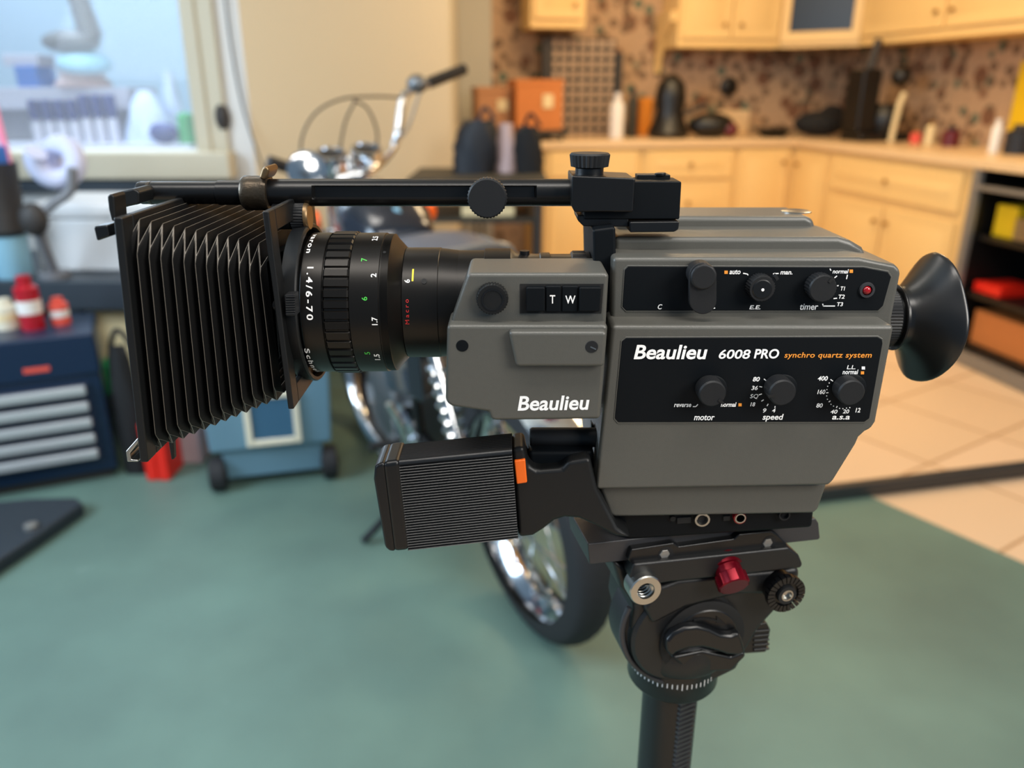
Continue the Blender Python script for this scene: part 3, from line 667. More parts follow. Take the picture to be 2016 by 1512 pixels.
# pale blue canister + dark pot + coil + odd bits at the picture's edge
pc = P(18, 555, 2.66); 
t = thing('pedestal_bin', (pc.x, 2.70, BT), 'pale blue bin on the workbench beneath the dark pot', 'bin')
zp = zat(468, 2.66)
bm = new(); lathe(bm, (pc.x, 2.70, BT), (0, 0, 1), [(0, .055), (.01, .06), (zp - BT - .02, .062), (zp - BT, .066)], 28); obj('bin_body', bm, 'pale_blue', t)
pz1 = zat(322, 2.66)
bm = new(); lathe(bm, (pc.x, 2.70, zp), (0, 0, 1), [(0, .05), (.02, .075), (.08, .072), (.10, .07), (pz1 - zp, .078), (pz1 - zp - .003, .07), (pz1 - zp - .03, .066)], 28); tag(obj('pot', bm, 'charcoal'), 'dark brown round pot stacked on the pale blue bin', 'pot')
zi = pz1 - .028
bm = new(); box(bm, (pc.x - .045, 2.665, zi), (pc.x + .045, 2.735, zat(288, 2.66))); tag(obj('sponge', bm, 'mid_blue', bevel=.008), 'bright blue block sticking out of the dark pot', 'sponge')
bm = new(); cyl(bm, (pc.x + .03, 2.753, zi), (pc.x + .012, 2.765, zat(200, 2.76)), .012, .012); tag(obj('marker', bm, 'pink_plastic'), 'tall pink stick standing in the dark pot', 'stick')
bm = new(); lathe(bm, (pc.x - .03, 2.752, zi), (0, 0, 1), [(0, .012), (.12, .012), (.14, .022), (.18, .022)], 14); tag(obj('brush', bm, 'charcoal'), 'short black brush standing in the dark pot by the pink stick', 'brush')
def hose(label, px, py, rpx, Y, m, r, name='foam_coil'):
    c = P(px, py, Y); rr = rpx * Zc(Y, c.z) / F; bm = new(); pts = []
    for i in range(30):
        a_ = 2 * math.pi * 1.35 * i / 29 + 2.4; pts.append(c + Vector((rr * math.cos(a_), .12 * i / 29, rr * math.sin(a_))))
    tube(bm, pts, r, 12, smooth=2); return tag(obj(name, bm, m), label, 'coil')
hose('fat lilac-white foam coil leaning on the white chest beside the dark pot', 100, 322, 32, 2.66, 'lilac_foam', .034)
# a gooseneck clamp carries the coil
t = thing('clamp_stand', P(75, 440, 2.66), 'grey clamp stand holding the foam coil beside the dark pot', 'stand')
tp = P(88, 560, 2.62)
bm = new(); cyl(bm, (tp.x, 2.69, BT), (tp.x, 2.69, BT + .02), .05); obj('base', bm, 'taupe_metal', t)
bm = new(); tube(bm, [(tp.x, 2.69, BT + .02), P(74, 440, 2.60), P(100, 405, 2.60), P(138, 375, 2.61), P(142, 330, 2.61)], .016); obj('arm', bm, 'taupe_metal', t)
bm = new(); ball(bm, P(66, 432, 2.58), .045, .035, .055); obj('clamp_head', bm, 'charcoal', t)
# tool chest
q0, q1 = G(20, 976), G(236, 938)
ang = math.atan2(q1.y - q0.y, q1.x - q0.x); wd = .56
TCs = Frame((q1.x, q1.y, 0), ang)
def tcf(u, k, z): return TCs.w(u, z, k)
hC = zat(655, q1.y)
t = thing('tool_chest', tcf(-wd / 2, .2, 0), 'navy blue metal tool chest with five silver drawer pulls', 'tool chest')
bm = new(); box(bm, (-wd, .0, .03), (0, .26, hC), tcf); obj('chest_body', bm, 'chest_blue', t, bevel=.006)
bm = new(); box(bm, (-wd - .005, -.012, hC - .13), (.005, .26, hC + .004), tcf); obj('lid', bm, 'chest_blue', t, bevel=.01)
dz0, dz1 = .075, hC - .15; n = 5
for i in range(n):
    z0 = dz0 + (dz1 - dz0) * i / n; z1 = dz0 + (dz1 - dz0) * (i + 1) / n - .006
    bm = new(); box(bm, (-wd + .03, -.012, z0), (-.035, .02, z1), tcf); d = obj('drawer', bm, 'chest_dark', t, bevel=.003)
    bm = new(); box(bm, (-wd + .04, -.034, z1 - .032), (-.045, -.012, z1 - .002), tcf); obj('drawer_pull', bm, 'silver_grip', d, bevel=.006)
bm = new(); box(bm, (-wd + .02, .02, 0), (-.02, .24, .03), tcf); obj('plinth', bm, 'charcoal', t)
bm = new(); box(bm, (-.20, -.015, hC - .10), (-.13, -.011, hC - .085), tcf); obj('badge', bm, 'can_coral', t)
def can(label, px, pbot, h, r, m, band, kd, grp):
    best = min(((1008 + F * tcf(uu / 200, kd, hC).x / Zc(tcf(uu / 200, kd, hC).y, hC) - px) ** 2, uu / 200) for uu in range(-110, 0)); p = tcf(best[1], kd, hC + .004)
    t = thing('spray_can', p, label, 'can', grp)
    bm = new(); lathe(bm, p, (0, 0, 1), [(0, r), (h * .78, r), (h * .84, r * .6)], 20); obj('can_body', bm, m, t)
    bm = new(); lathe(bm, p + Vector((0, 0, h * .30)), (0, 0, 1), [(0, r + .001), (h * .25, r + .001)], 20); obj('paper_label', bm, band, t)
    bm = new(); lathe(bm, p + Vector((0, 0, h * .84)), (0, 0, 1), [(0, r * .62), (h * .16, r * .62)], 16); obj('cap', bm, m, t)
can('tall dark red spray can with white label on the navy tool chest', 66, 665, .165, .034, 'can_red', 'can_white', .12, 'cans on the tool chest')
can('short coral red can beside the tall one on the navy tool chest', 122, 672, .085, .028, 'can_coral', 'can_white', .14, 'cans on the tool chest')
can('squat cream can at the back edge of the navy tool chest', 14, 680, .09, .038, 'cream_plastic', 'ivory_card', .16, 'cans on the tool chest')
# black platform at lower left
bm = new(); pp = [G(-60, 1140, .04), G(60, 1062, .04), G(164, 990, .04), G(150, 978, .04), G(60, 980, .04), G(-60, 992, .04)]
loft(bm, [[Vector((p.x, p.y, 0)) for p in pp], [p for p in pp]])
tag(obj('scale_platform', bm, 'dark_steel', bevel=.008), 'flat black platform lying on the green floor in front of the tool chest', 'platform')
pk = G(62, 1040, .04); bm = new(); lathe(bm, (pk.x, pk.y, .04), (0, 0, 1), [(0, .018), (.012, .018), (.016, .01)], 16); tag(obj('metal_nut', bm, 'grey_metal'), 'small metal nut lying on the flat black platform', 'nut')
# bag, red box, pale box, cooler
Yb = 2.45; xb = P(250, 940, Yb).x
sack('tool_bag', 'black soft tool bag standing between tool chest and red box', 246, 300, 690, 930, 2.36, 'black_cloth', 0, None, z0=0)
p = G(312, 947); t = thing('jerrycan', (p.x, p.y + .05, 0), 'bright red plastic can on the floor below the bellows', 'can')
bm = new()
for s in (-1, 1): box(bm, (p.x + (0 if s > 0 else -.038), p.y, 0), (p.x + (.038 if s > 0 else -.0015), p.y + .12, .20))
obj('can_body', bm, 'red_box', t, bevel=.006)
bm = new(); cyl(bm, (p.x, p.y + .06, .20), (p.x, p.y + .06, .23), .02); obj('cap', bm, 'charcoal', t)
p = G(372, 913); bm = new(); box(bm, (p.x - .045, p.y, 0), (p.x + .045, p.y + .09, .22)); tag(obj('carton', bm, 'pink_card', bevel=.005), 'pale pinkish carton on the floor between red can and blue cooler', 'carton')
p = G(215, 905); bm = new(); lathe(bm, (p.x - .02, 2.62, .191), (0, 0, 1), [(0, .035), (.10, .035), (.12, .02)], 16); tag(obj('lidded_jar', bm, 'green_plastic'), 'green lidded jar on the lower shelf of the workbench', 'jar')
p = P(205, 640, 2.72); bm = new(); box(bm, (p.x - .06, 2.72, .191), (p.x + .12, 2.95, .47)); tag(obj('carton', bm, 'ivory_card', bevel=.006), 'cream carton on the lower shelf of the workbench behind the chest', 'carton')
g0, g1 = G(425, 972), G(660, 945)
ang = math.atan2(g1.y - g0.y, g1.x - g0.x); cw = (g1 - g0).length; CF = Frame((g0.x, g0.y, 0), ang)
def cf(u, k, z): return CF.w(u, z, k)
t = thing('wheeled_cooler', cf(cw / 2, .15, 0), 'blue-grey wheeled cooler with a cream framed recess on its front', 'cooler')
bm = new(); loft(bm, [[cf(.03, .03, .03), cf(cw - .03, .03, .03), cf(cw - .03, .28, .03), cf(.03, .28, .03)], [cf(.03, .02, .13), cf(cw - .03, .02, .13), cf(cw - .03, .29, .13), cf(.03, .29, .13)], [cf(-.0, .0, .14), cf(cw, 0, .14), cf(cw, .3, .14), cf(0, .3, .14)], [cf(-.01, -.01, .40), cf(cw + .01, -.01, .40), cf(cw + .01, .31, .40), cf(-.01, .31, .40)]]); obj('cooler_body', bm, 'cooler_teal', t, bevel=.01)
bm = new(); box(bm, (-.015, -.015, .405), (cw + .015, .315, .45), cf); obj('lid', bm, 'cream_plastic', t, bevel=.012)
fw0, fw1, fz0, fz1 = cw * .36, cw * .70, .175, .31
bm = new()
for a_ in ((fw0 - .02, fw0, fz0 - .02, fz1 + .02), (fw1, fw1 + .02, fz0 - .02, fz1 + .02), (fw0, fw1, fz0 - .02, fz0), (fw0, fw1, fz1, fz1 + .02)): box(bm, (a_[0], -.022, a_[2]), (a_[1], .0, a_[3]), cf)
fr_ = obj('recess_frame', bm, 'cream_plastic', t, bevel=.004)
bm = new(); box(bm, (fw0, -.014, fz0), (fw1, -.004, fz1), cf); obj('recess_panel', bm, 'cooler_dark', fr_)
for uu in (.012, cw - .012):
    bm = new(); c = cf(uu, .03, .055); lathe(bm, c - CF.d * .025, CF.d, [(0, .045), (.006, .054), (.044, .054), (.05, .045)], 28); wv = obj('wheel', bm, 'tyre', t)
    bm = new(); lathe(bm, c - CF.d * .028, CF.d, [(0, .02), (.056, .02)], 16); obj('hub', bm, 'charcoal', wv)
# ================================================================== MOTORCYCLE
BQ = G(1060, 1222); HD = R(27); LEAN = R(5)
fwd, lft = Vector((-math.sin(HD), math.cos(HD), 0)), Vector((-math.cos(HD), -math.sin(HD), 0))
def B(x, y, z):
    yy = y * math.cos(LEAN) + z * math.sin(LEAN); zz = z * math.cos(LEAN) - y * math.sin(LEAN)
    p = BQ + fwd * x + lft * yy; return Vector((p.x, p.y, zz))
bike = thing('motorcycle', (BQ.x, BQ.y, 0), 'vintage motorcycle with chrome spoked wheels and dark seat parked behind the film camera', 'motorcycle')
def bdir(x, y, z): return B(x, y, z) - B(0, 0, 0)
def wheel(name, cx, rad, wid, rimr, nsp=28):
    c = B(cx, 0, rad + .002); ax = bdir(0, 1, 0)
    bm = new(); w = wid * .34
    lathe(bm, c - ax * w, ax, [(0, rimr + .012), (.004, rimr + .016), (w * .5, rimr - .002), (w, rimr - .016), (w * 1.5, rimr - .002), (2 * w - .004, rimr + .016), (2 * w, rimr + .012), (w * 1.5, rimr + .006), (w, rimr + .004), (w * .5, rimr + .006)], 64, cap0=False, cap1=False)
    rm = obj(name, bm, 'chrome', bike, sharp=50)
    bm = new(); pr = []; dr = rad - rimr
    for i in range(15):
        a_ = math.pi * (i / 14); t_ = -math.cos(a_) * wid / 2 * (1 if abs(math.cos(a_)) < .9 else .92); rr = rimr + .008 + (dr - .008) * math.sin(a_) ** .72
        pr.append((t_ + wid / 2, rr, .007 if 4 <= i <= 10 and i % 2 == 0 else (.0035 if 3 <= i <= 11 else 0)))
    lathe(bm, c - ax * wid / 2, ax, pr, 120, cap0=False, cap1=False); obj('tyre', bm, 'tyre', rm, sharp=40)
    bm = new(); lathe(bm, c - ax * .06, ax, [(0, .018), (.012, .018), (.014, .045), (.024, .048), (.030, .028), (.09, .028), (.096, .048), (.106, .045), (.108, .018), (.12, .018)], 24); obj('hub', bm, 'engine_alloy', rm)
    e1, e2 = bdir(1, 0, 0), bdir(0, 0, 1)
    for i in range(nsp):
        a0 = 2 * math.pi * i / nsp; sd_ = 1 if i % 2 else -1; cr = (1 if (i // 2) % 2 else -1) * .55
        p = c + ax * (.034 * sd_) + (e1 * math.cos(a0 + cr) + e2 * math.sin(a0 + cr)) * .042
        q = c + ax * (.008 * sd_) + (e1 * math.cos(a0) + e2 * math.sin(a0)) * (rimr - .012)
        bm = new(); d = (q - p).normalized(); L = (q - p).length
        lathe(bm, p, d, [(0, .0024), (L - .022, .0024), (L - .021, .0042), (L, .0042)], 8); obj('spoke', bm, 'chrome', rm)
wheel('rear_wheel', 0, .305, .105, .232)
wheel('front_wheel', 1.26, .305, .085, .240)
def bt(name, pts, r, m, n=12, parent=None, smooth=6):
    bm = new(); tube(bm, [B(*p) for p in pts], r, n, smooth=smooth); return obj(name, bm, m, parent or bike)
for s in (1, -1):
    bt('swingarm', [(0, .085 * s, .307), (.25, .09 * s, .33), (.50, .10 * s, .37)], .018, 'black_smooth')
    sh = bt('shock_absorber', [(.03, .115 * s, .34), (.19, .12 * s, .70)], .014, 'chrome', smooth=0)
    hel = [(.045 + .11 * i / 80 + 0, .117 * s + .026 * math.cos(i * .785), .38 + .26 * i / 80 + .010 * math.sin(i * .785)) for i in range(81)]
    bt('spring', hel, .0045, 'chrome', 6, sh, 0)
    bt('frame_rail', [(.12, .10 * s, .74), (.45, .11 * s, .73), (.85, .09 * s, .72), (1.02, .03 * s, .84)], .014, 'black_smooth')
    bt('down_tube', [(1.02, .03 * s, .80), (.98, .08 * s, .45), (.85, .10 * s, .22), (.45, .10 * s, .22), (.40, .10 * s, .70)], .014, 'black_smooth')
    bt('fork_leg', [(1.26, .075 * s, .307), (1.13, .075 * s, .62), (1.02, .075 * s, .90)], .021, 'chrome', smooth=0)
    f = bt('fork_gaiter', [(1.15, .075 * s, .57), (1.09, .075 * s, .72)], .028, 'rubber', smooth=0)
    bt('foot_peg', [(.52, .11 * s, .30), (.52, .21 * s, .31)], .013, 'rubber', smooth=0)
def fender(name, cx, r, a0, a1, w, m):
    bm = new(); loops = []
    for i in range(21):
        a_ = R(a0 + (a1 - a0) * i / 20); L = []
        for j in range(7):
            y = -w / 2 + w * j / 6; rr = r - .022 * (2 * abs(y) / w) ** 2.5; L.append(B(cx + rr * math.cos(a_), y, .307 + rr * math.sin(a_)))
        for j in range(6, -1, -1):
            y = -w / 2 + w * j / 6; rr = r - .003 - .022 * (2 * abs(y) / w) ** 2.5; L.append(B(cx + rr * math.cos(a_), y * .98, .307 + rr * math.sin(a_)))
        loops.append(L)
    loft(bm, loops); return obj(name, bm, m, bike, sharp=60)
fender('rear_fender', 0, .345, 60, 132, .13, 'chrome')
fender('front_fender', 1.26, .345, 20, 118, .11, 'chrome')
# seat with a raised passenger hump
bm = new(); loops = []
SL = .60
def seat_at(i):
    f = i / 14; zt_ = .835 + .03 * math.exp(-((f - .66) / .2) ** 2) + .012 * math.exp(-((f - .2) / .16) ** 2) - (.03 if i in (0, 14) else 0); hw = .115 + .03 * math.sin(min(1, f * 1.3) * math.pi) - (.04 if i in (0, 14) else 0)
    return .02 + SL * f, hw, zt_
for i in range(15):
    x, hw, zt_ = seat_at(i); zb = .75
    loops.append([B(x, hw * .9, zb), B(x, hw, zb + .03), B(x, hw * .97, zt_ - .025), B(x, hw * .75, zt_ - .004), B(x, hw * .3, zt_ + .004), B(x, -hw * .3, zt_ + .004), B(x, -hw * .75, zt_ - .004), B(x, -hw * .97, zt_ - .025), B(x, -hw, zb + .03), B(x, -hw * .9, zb)])
loft(bm, loops); st_ = obj('seat', bm, 'seat_vinyl', bike, sharp=70)
pip = [(seat_at(i)[0], seat_at(i)[1] * .985, seat_at(i)[2] - .022) for i in range(1, 14)]
for s in (1, -1): bt('piping', [(x, y * s, z) for x, y, z in pip], .004, 'grey_metal', 6, st_)
bt('grab_strap', [(.28, .152, .78), (.27, .125, .845), (.26, 0, .857), (.27, -.125, .845), (.28, -.152, .78)], .008, 'grey_metal', 8, st_)
# tank, side covers, tail
bm = new(); loops = []
for i in range(11):
    f = i / 10; x = .62 + .42 * f; s = math.sin(math.pi * (.12 + .80 * f)); hw, zh = .05 + .085 * s, .78 + .15 * s; L = []
    for j in range(16):
        a_ = 2 * math.pi * j / 16; L.append(B(x, hw * math.copysign(abs(math.cos(a_)) ** .7, math.cos(a_)), .82 + (zh - .80) * math.copysign(abs(math.sin(a_)) ** .8, math.sin(a_)) * (1 if math.sin(a_) > 0 else .6)))
    loops.append(L)
loft(bm, loops); tk = obj('fuel_tank', bm, 'tank_paint', bike, sharp=60)
bm = new(); lathe(bm, B(.84, 0, .945), bdir(0, 0, 1), [(0, .03), (.012, .03), (.016, .022)], 20); obj('filler_cap', bm, 'chrome', tk)
for s in (1, -1):
    bm = new(); loft(bm, [[B(x, .115 * s, z) for x, z in ((.28, .50), (.52, .44), (.58, .70), (.26, .71))], [B(x, .145 * s, z) for x, z in ((.31, .52), (.50, .47), (.55, .68), (.29, .69))]]); obj('side_cover', bm, 'tank_paint', bike, bevel=.008)
bm = new(); lathe(bm, B(-.10, 0, .70), bdir(-1, 0, -.2), [(0, .03), (.02, .045), (.06, .045), (.075, .03)], 20); obj('tail_light', bm, 'red_lens', bike)
for s in (1, -1):
    i_ = bt('indicator_stalk', [(1.02, .08 * s, .80), (1.02, .19 * s, .81)], .007, 'chrome', 8, smooth=0)
    bm = new(); ball(bm, B(1.02, .21 * s, .815), .036, .036, .036, 16, 10); obj('indicator_lens', bm, 'orange_reflector', i_)
    bm = new(); lathe(bm, B(1.0, .135 * s, .845), bdir(0, s, 0), [(0, .03), (.014, .03)], 18); obj('side_reflector', bm, 'orange_reflector', bike)
# engine
bm = new(); lathe(bm, B(.68, -.13, .36), bdir(0, 1, 0), [(0, .09), (.02, .125), (.24, .125), (.26, .09)], 36); box(bm, (.42, -.09, .24), (.86, .09, .46), B); obj('crankcase', bm, 'engine_alloy', bike, bevel=.006)
bm = new()
for i in range(10):
    z = .47 + i * .021; g = .09 if i < 8 else .075; box(bm, (.72 - g, -g, z), (.72 + g, g, z + .009), B)
box(bm, (.66, -.05, .45), (.78, .05, .69), B); obj('cylinder_fins', bm, 'engine_alloy', bike)
bm = new(); lathe(bm, B(.48, .09, .34), bdir(0, 1, 0), [(0, .085), (.03, .085), (.045, .06)], 28); obj('engine_cover', bm, 'chrome', bike)
bm = new(); lathe(bm, B(.60, -.02, .60), bdir(-1, .2, 0), [(0, .03), (.03, .03), (.04, .04), (.10, .04)], 20); obj('carburettor', bm, 'engine_alloy', bike)
ex = bt('exhaust_pipe', [(.78, .05, .58), (.92, .11, .54), (.95, .13, .36), (.82, .135, .24), (.5, .14, .22)], .021, 'chrome')
bt('exhaust_pipe', [(.78, -.05, .58), (.92, -.11, .54), (.95, -.13, .36), (.82, -.135, .24), (.75, -.14, .25), (.62, -.145, .26), (.55, -.15, .27)], [.021] * 24 + [.03] * 14, 'chrome')
bt('side_stand', [(.45, .09, .22), (.50, .20, .10), (.52, .27, .035)], .011, 'black_smooth')
bt('kick_lever', [(.42, .14, .34), (.36, .16, .42), (.34, .19, .50)], .009, 'chrome')
# front end: gauges, headlamp, bars, cables
bm = new(); lathe(bm, B(1.07, .0, .935), bdir(1, 0, -.05), [(0, .03), (.02, .07), (.10, .088), (.125, .092), (.135, .085)], 28); hl = obj('headlamp', bm, 'chrome', bike)
bm = new(); lathe(bm, B(1.205, .0, .928), bdir(1, 0, -.05), [(0, .083), (.012, .07), (.018, .03)], 28); obj('headlamp_lens', bm, 'window_glass', hl)
for s, hh in ((1, 0), (-1, 0)):
    bm = new(); ga = bdir(-.35, 0, 1).normalized(); c = B(1.05, .055 * s, 1.01); lathe(bm, c - ga * .05, ga, [(0, .030), (.01, .044), (.055, .047), (.068, .047), (.070, .040), (.062, .038)], 24); g_ = obj('gauge', bm, 'chrome', bike)
    bm = new(); lathe(bm, c + ga * .0135, ga, [(0, .038), (.001, .038)], 24); obj('gauge_face', bm, 'black_smooth', g_)
bm = new(); lathe(bm, B(1.03, .14, .985), bdir(-1, .1, .1), [(0, .03), (.01, .05), (.05, .06), (.055, .05)], 24); obj('flasher_unit', bm, 'chrome', bike)
hb0 = B(1.0, -.05, .97)
Yg = 2.72
rb = [hb0, P(770, 296, 2.66), P(784, 262, 2.68), P(790, 215, 2.72), P(797, 186, 2.75), P(822, 172, 2.78), P(850, 163, 2.81)]
bm = new(); tube(bm, [B(1.0, .06, .95)] + rb, .0135, 12); hbar = obj('handlebar', bm, 'chrome', bike)
bm = new(); cyl(bm, P(843, 164, 2.80), P(914, 136, 2.90), .019, .019, 16); obj('throttle_grip', bm, 'rubber', hbar)
bm = new(); ball(bm, P(822, 165, 2.77), .036, .03, .03); obj('switch_housing', bm, 'engine_alloy', hbar)
bm = new(); tube(bm, [P(826, 182, 2.76), P(806, 245, 2.70), P(792, 268, 2.66)], .005, 8); obj('brake_lever', bm, 'grey_metal', hbar)
lb_ = [B(1.0, .05, .95), P(660, 332, 2.60), P(630, 346, 2.55)]
bm = new(); tube(bm, lb_, .0135, 12); hb2 = obj('handlebar', bm, 'chrome', bike)
bm = new(); cyl(bm, P(622, 347, 2.52), P(528, 318, 2.44), .017, .019, 16); obj('clutch_grip', bm, 'rubber', hb2)
for pts in ([(742, 300, 2.60), (742, 258, 2.58), (724, 214, 2.56), (696, 197, 2.54)], [(790, 192, 2.70), (735, 190, 2.64), (670, 196, 2.58), (620, 224, 2.54), (594, 275, 2.52), (600, 325, 2.50), (640, 375, 2.48)], [(700, 198, 2.55), (680, 240, 2.56), (668, 300, 2.56)]):
    bm = new(); tube(bm, [P(*q) for q in pts], .0036, 8); obj('control_cable', bm, 'cable_black', bike)
bm = new(); prism(bm, RIG, [(735, 436), (748, 404), (786, 404), (808, 462), (802, 482), (788, 480), (760, 428), (746, 446)], 2.14, 2.17); fb_ = obj('mirror_bracket', bm, 'black_smooth', bike, bevel=.005)
bm = new(); prism(bm, RIG, [(772, 408), (784, 408), (797, 432), (792, 437), (783, 430)], 2.132, 2.142); obj('reflector', bm, 'pale_blue', fb_, bevel=.002)
# ================================================================== FILM CAMERA ON THE TRIPOD
CAMB = P(1400, 1045, .555)
mc = thing('movie_camera', (CAMB.x, .555, CAMB.z), 'grey and black film camera with zoom lens and pistol grip mounted on the tripod', 'film camera')
KL, KU = .500, .522                   # depth of the lower and the upper side wall
KB = .618
zt0 = zat(503, KU + .003); k1 = Yat(488, zt0); z1 = zat(467, k1); k2 = Yat(446, z1); z2 = zat(426, k2); k3 = Yat(407, z2)
def at_uz(px, v, k): return RIG.uv(px, v, k)
bm = new()
prism(bm, RIG, [(1205, 641), (1762, 641), (1759, 655), (1725, 832), (1716, 845), (1704, 851), (1692, 862), (1686, 876), (1642, 947), (1633, 957), (1174, 965), (1172, 958)], KL, KB)
prism(bm, RIG, [(1207, 507), (1692, 507), (1763, 521), (1774, 531), (1774, 541), (1757, 628), (1757, 652), (1203, 652)], KU, KB)
prism(bm, RIG, [(1176, 950), (1630, 950), (1612, 1003), (1604, 1012), (1208, 1019), (1200, 1013)], KL + .008, KB - .01)
body = obj('body', bm, 'grey_shell', mc, bevel=.0045, seg=4)
bm = new()
prism(bm, RIG, [(1209, 467), (1652, 467), (1676, 474), (1700, 488), (1712, 512), (1209, 512)], k1, KB)
prism(bm, RIG, [(1216, 426), (1588, 426), (1603, 432), (1606, 447), (1620, 470), (1216, 470)], k2, max(k3, KB))
obj('top_cover', bm, 'grey_shell', body, bevel=.004, seg=4)
bm = new(); c = Vector((P(1565, 415, (k2 + k3) / 2).x, k2 + (k3 - k2) * .45, z2)); lathe(bm, c, (0, 0, 1), [(0, .0115), (.0006, .0115), (.0012, .010)], 32); obj('top_screw', bm, 'steel', body)
bm = new(); prism(bm, RIG, [(1167, 452), (1212, 446), (1222, 1000), (1178, 962)], .536, KB)
fp = obj('front_plate', bm, 'black_panel', mc, bevel=.002)
bm = new(); prism(bm, RIG, [(1164, 832), (1176, 850), (1176, 886), (1166, 896)], .533, .540); disc_on(bm, RIG, 1163, 857, 5, .531, .535, 16, mi=1); obj('release_latch', bm, ['black_smooth', 'red_lens'], fp, bevel=.0006)
bm = new(); prism(bm, RIG, [(1196, 985), (1606, 985), (1600, 1040), (1240, 1064), (1217, 1052)], KL + .018, KB - .015)
ch = obj('chassis', bm, 'black_panel', mc, bevel=.003)
for px, py, r, m in ((1383, 1024, 16, 'steel'), (1457, 1021, 13, 'red_lens'), (1545, 1015, 12, 'black_knob')):
    bm = new(); c, rr = disc_on(bm, RIG, px, py, r, KL + .014, KL + .02, 28, prof=[(.003, r / F * .57 * .6), (.0, r / F * .57 * .72), (0, r / F * .57 * .95), (.001, r / F * .57), (.006, r / F * .57)])
    j = obj('jack_socket', bm, m, ch)
    bm = new(); disc_on(bm, RIG, px, py, r * .62, KL + .0165, KL + .02, 24, prof=[(0, r / F * .57 * .6), (.003, r / F * .57 * .6)]); obj('socket_hole', bm, 'hole', ch)
    if r == 13:
        bm = new(); disc_on(bm, RIG, px + 1, py, 11, KL + .0135, KL + .0138, 24, prof=[(.0004, .0030), (0, .0031), (0, .0040), (.0004, .0041)]); obj('socket_rim', bm, 'steel', ch)
bm = new(); disc_on(bm, RIG, 1325, 1022, 6, KL + .016, KL + .02, 16); obj('small_socket', bm, 'hole', ch)
for q in ([(1333, 1020), (1361, 1018), (1361, 1030), (1333, 1032)], [(1424, 1017), (1438, 1016), (1438, 1025), (1424, 1026)]):
    bm = new(); prism(bm, RIG, q, KL + .0168, KL + .02); obj('embossed_mark', bm, 'black_knob', ch, bevel=.0004)

# upper control panel ---------------------------------------
kp = KU - .0008
bm = new(); prism(bm, RIG, [(1237, 524), (1700, 526), (1748, 535), (1755, 545), (1739, 602), (1729, 612), (1233, 612), (1225, 604), (1230, 531)], kp, KU + .01)
up = obj('upper_control_panel', bm, 'black_panel', mc, bevel=.0006)
bm = new(); prism(bm, RIG, [(1235, 522), (1701, 524), (1750, 533), (1757, 545), (1741, 603), (1730, 614), (1232, 614.5), (1223, 605), (1228, 530)], KU - .0005, KU + .008); obj('panel_rim', bm, 'steel' if 0 else 'grey_shell', up, bevel=.0004)
def stadium(px, py0, py1, r, n=12):
    return [(px + r * math.cos(a_), py0 - r * math.sin(a_)) for a_ in [math.pi * i / n for i in range(n + 1)]] + [(px - r * math.cos(a_), py1 + r * math.sin(a_)) for a_ in [math.pi * i / n for i in range(n + 1)]]
bm = new(); prism(bm, RIG, stadium(1384, 544, 592, 27), kp - .014, kp - .010); disc_on(bm, RIG, 1386, 546, 26, kp - .0165, kp, 40)
obj('slide_lever', bm, 'black_knob', up, bevel=.0008)
def knob(parent, px, py, r, kf, kb, ptr=None, knurl=.0, inner=None, mi_c='black_knob', n=44):
    bm = new(); c, rr = disc_on(bm, RIG, px, py, r, kf, kb, n, knurl=knurl)
    if ptr is not None:
        a_ = R(ptr); d, s = (math.cos(a_), -math.sin(a_)), (math.sin(a_), math.cos(a_)); w = 2.4
        q = [(px + d[0] * r * .62 + s[0] * w, py + d[1] * r * .62 + s[1] * w), (px + d[0] * r * 1.08 + s[0] * w, py + d[1] * r * 1.08 + s[1] * w), (px + d[0] * r * 1.08 - s[0] * w, py + d[1] * r * 1.08 - s[1] * w), (px + d[0] * r * .62 - s[0] * w, py + d[1] * r * .62 - s[1] * w)]
        prism(bm, RIG, q, kf - .0006, kf + .004, mi=1)
    o = obj('knob', bm, [mi_c, 'hole'], parent, sharp=30); return o
o = knob(up, 1501, 569, 27, kp - .009, kp, None, .0006, n=60)
bm = new(); disc_on(bm, RIG, 1501, 570, 19.5, kp - .0096, kp - .008, 36); obj('knob_centre', bm, 'black_smooth', up)
bm = new(); disc_on(bm, RIG, 1502, 571, 3, kp - .0100, kp - .0095, 14); prism(bm, RIG, [(1525, 546), (1530, 541), (1534, 549), (1529, 553)], kp - .009, kp - .004, mi=1); obj('index_dot', bm, ['white_ink', 'black_knob'], up)
knob(up, 1621, 569, 28, kp - .010, kp, 48, .0004, n=52)
bm = new(); disc_on(bm, RIG, 1708, 572, 15, kp - .0015, kp, 32, prof=[(.0015, .0034), (0, .0034), (0, .0050), (.0015, .0054)]); obj('lamp_bezel', bm, 'rail_grey', up)
bm = new(); disc_on(bm, RIG, 1709, 573, 8.5, kp - .003, kp + .001, 24, prof=[(0, .0012), (.0008, .0024), (.002, .0029), (.004, .0029)]); obj('signal_lamp', bm, 'red_lens', up)
kt = kp - .00025
bm = new()
T = lambda *a, **k: flat_text(bm, RIG, kt, *a, **k)
T('C', 1295, 1304, 599, 609, bold=.02); T('auto', 1436, 1458, 531, 540, bold=.02); T('man.', 1536, 1560, 534, 540.5, bold=.02); T('E.E.', 1475, 1497, 601, 609, bold=.02)
T('timer', 1575, 1611, 598, 610, bold=.012); T('normal', 1639, 1671, 530, 538.5, bold=.02); mark(bm, RIG, kt, 1668.5, 541, 1666.5, 549.5, w=2)
T('T1', 1655, 1664, 564, 572, bold=.02); T('T2', 1651, 1663, 580, 588, bold=.02); T('T3', 1648, 1660, 595, 603, bold=.02)
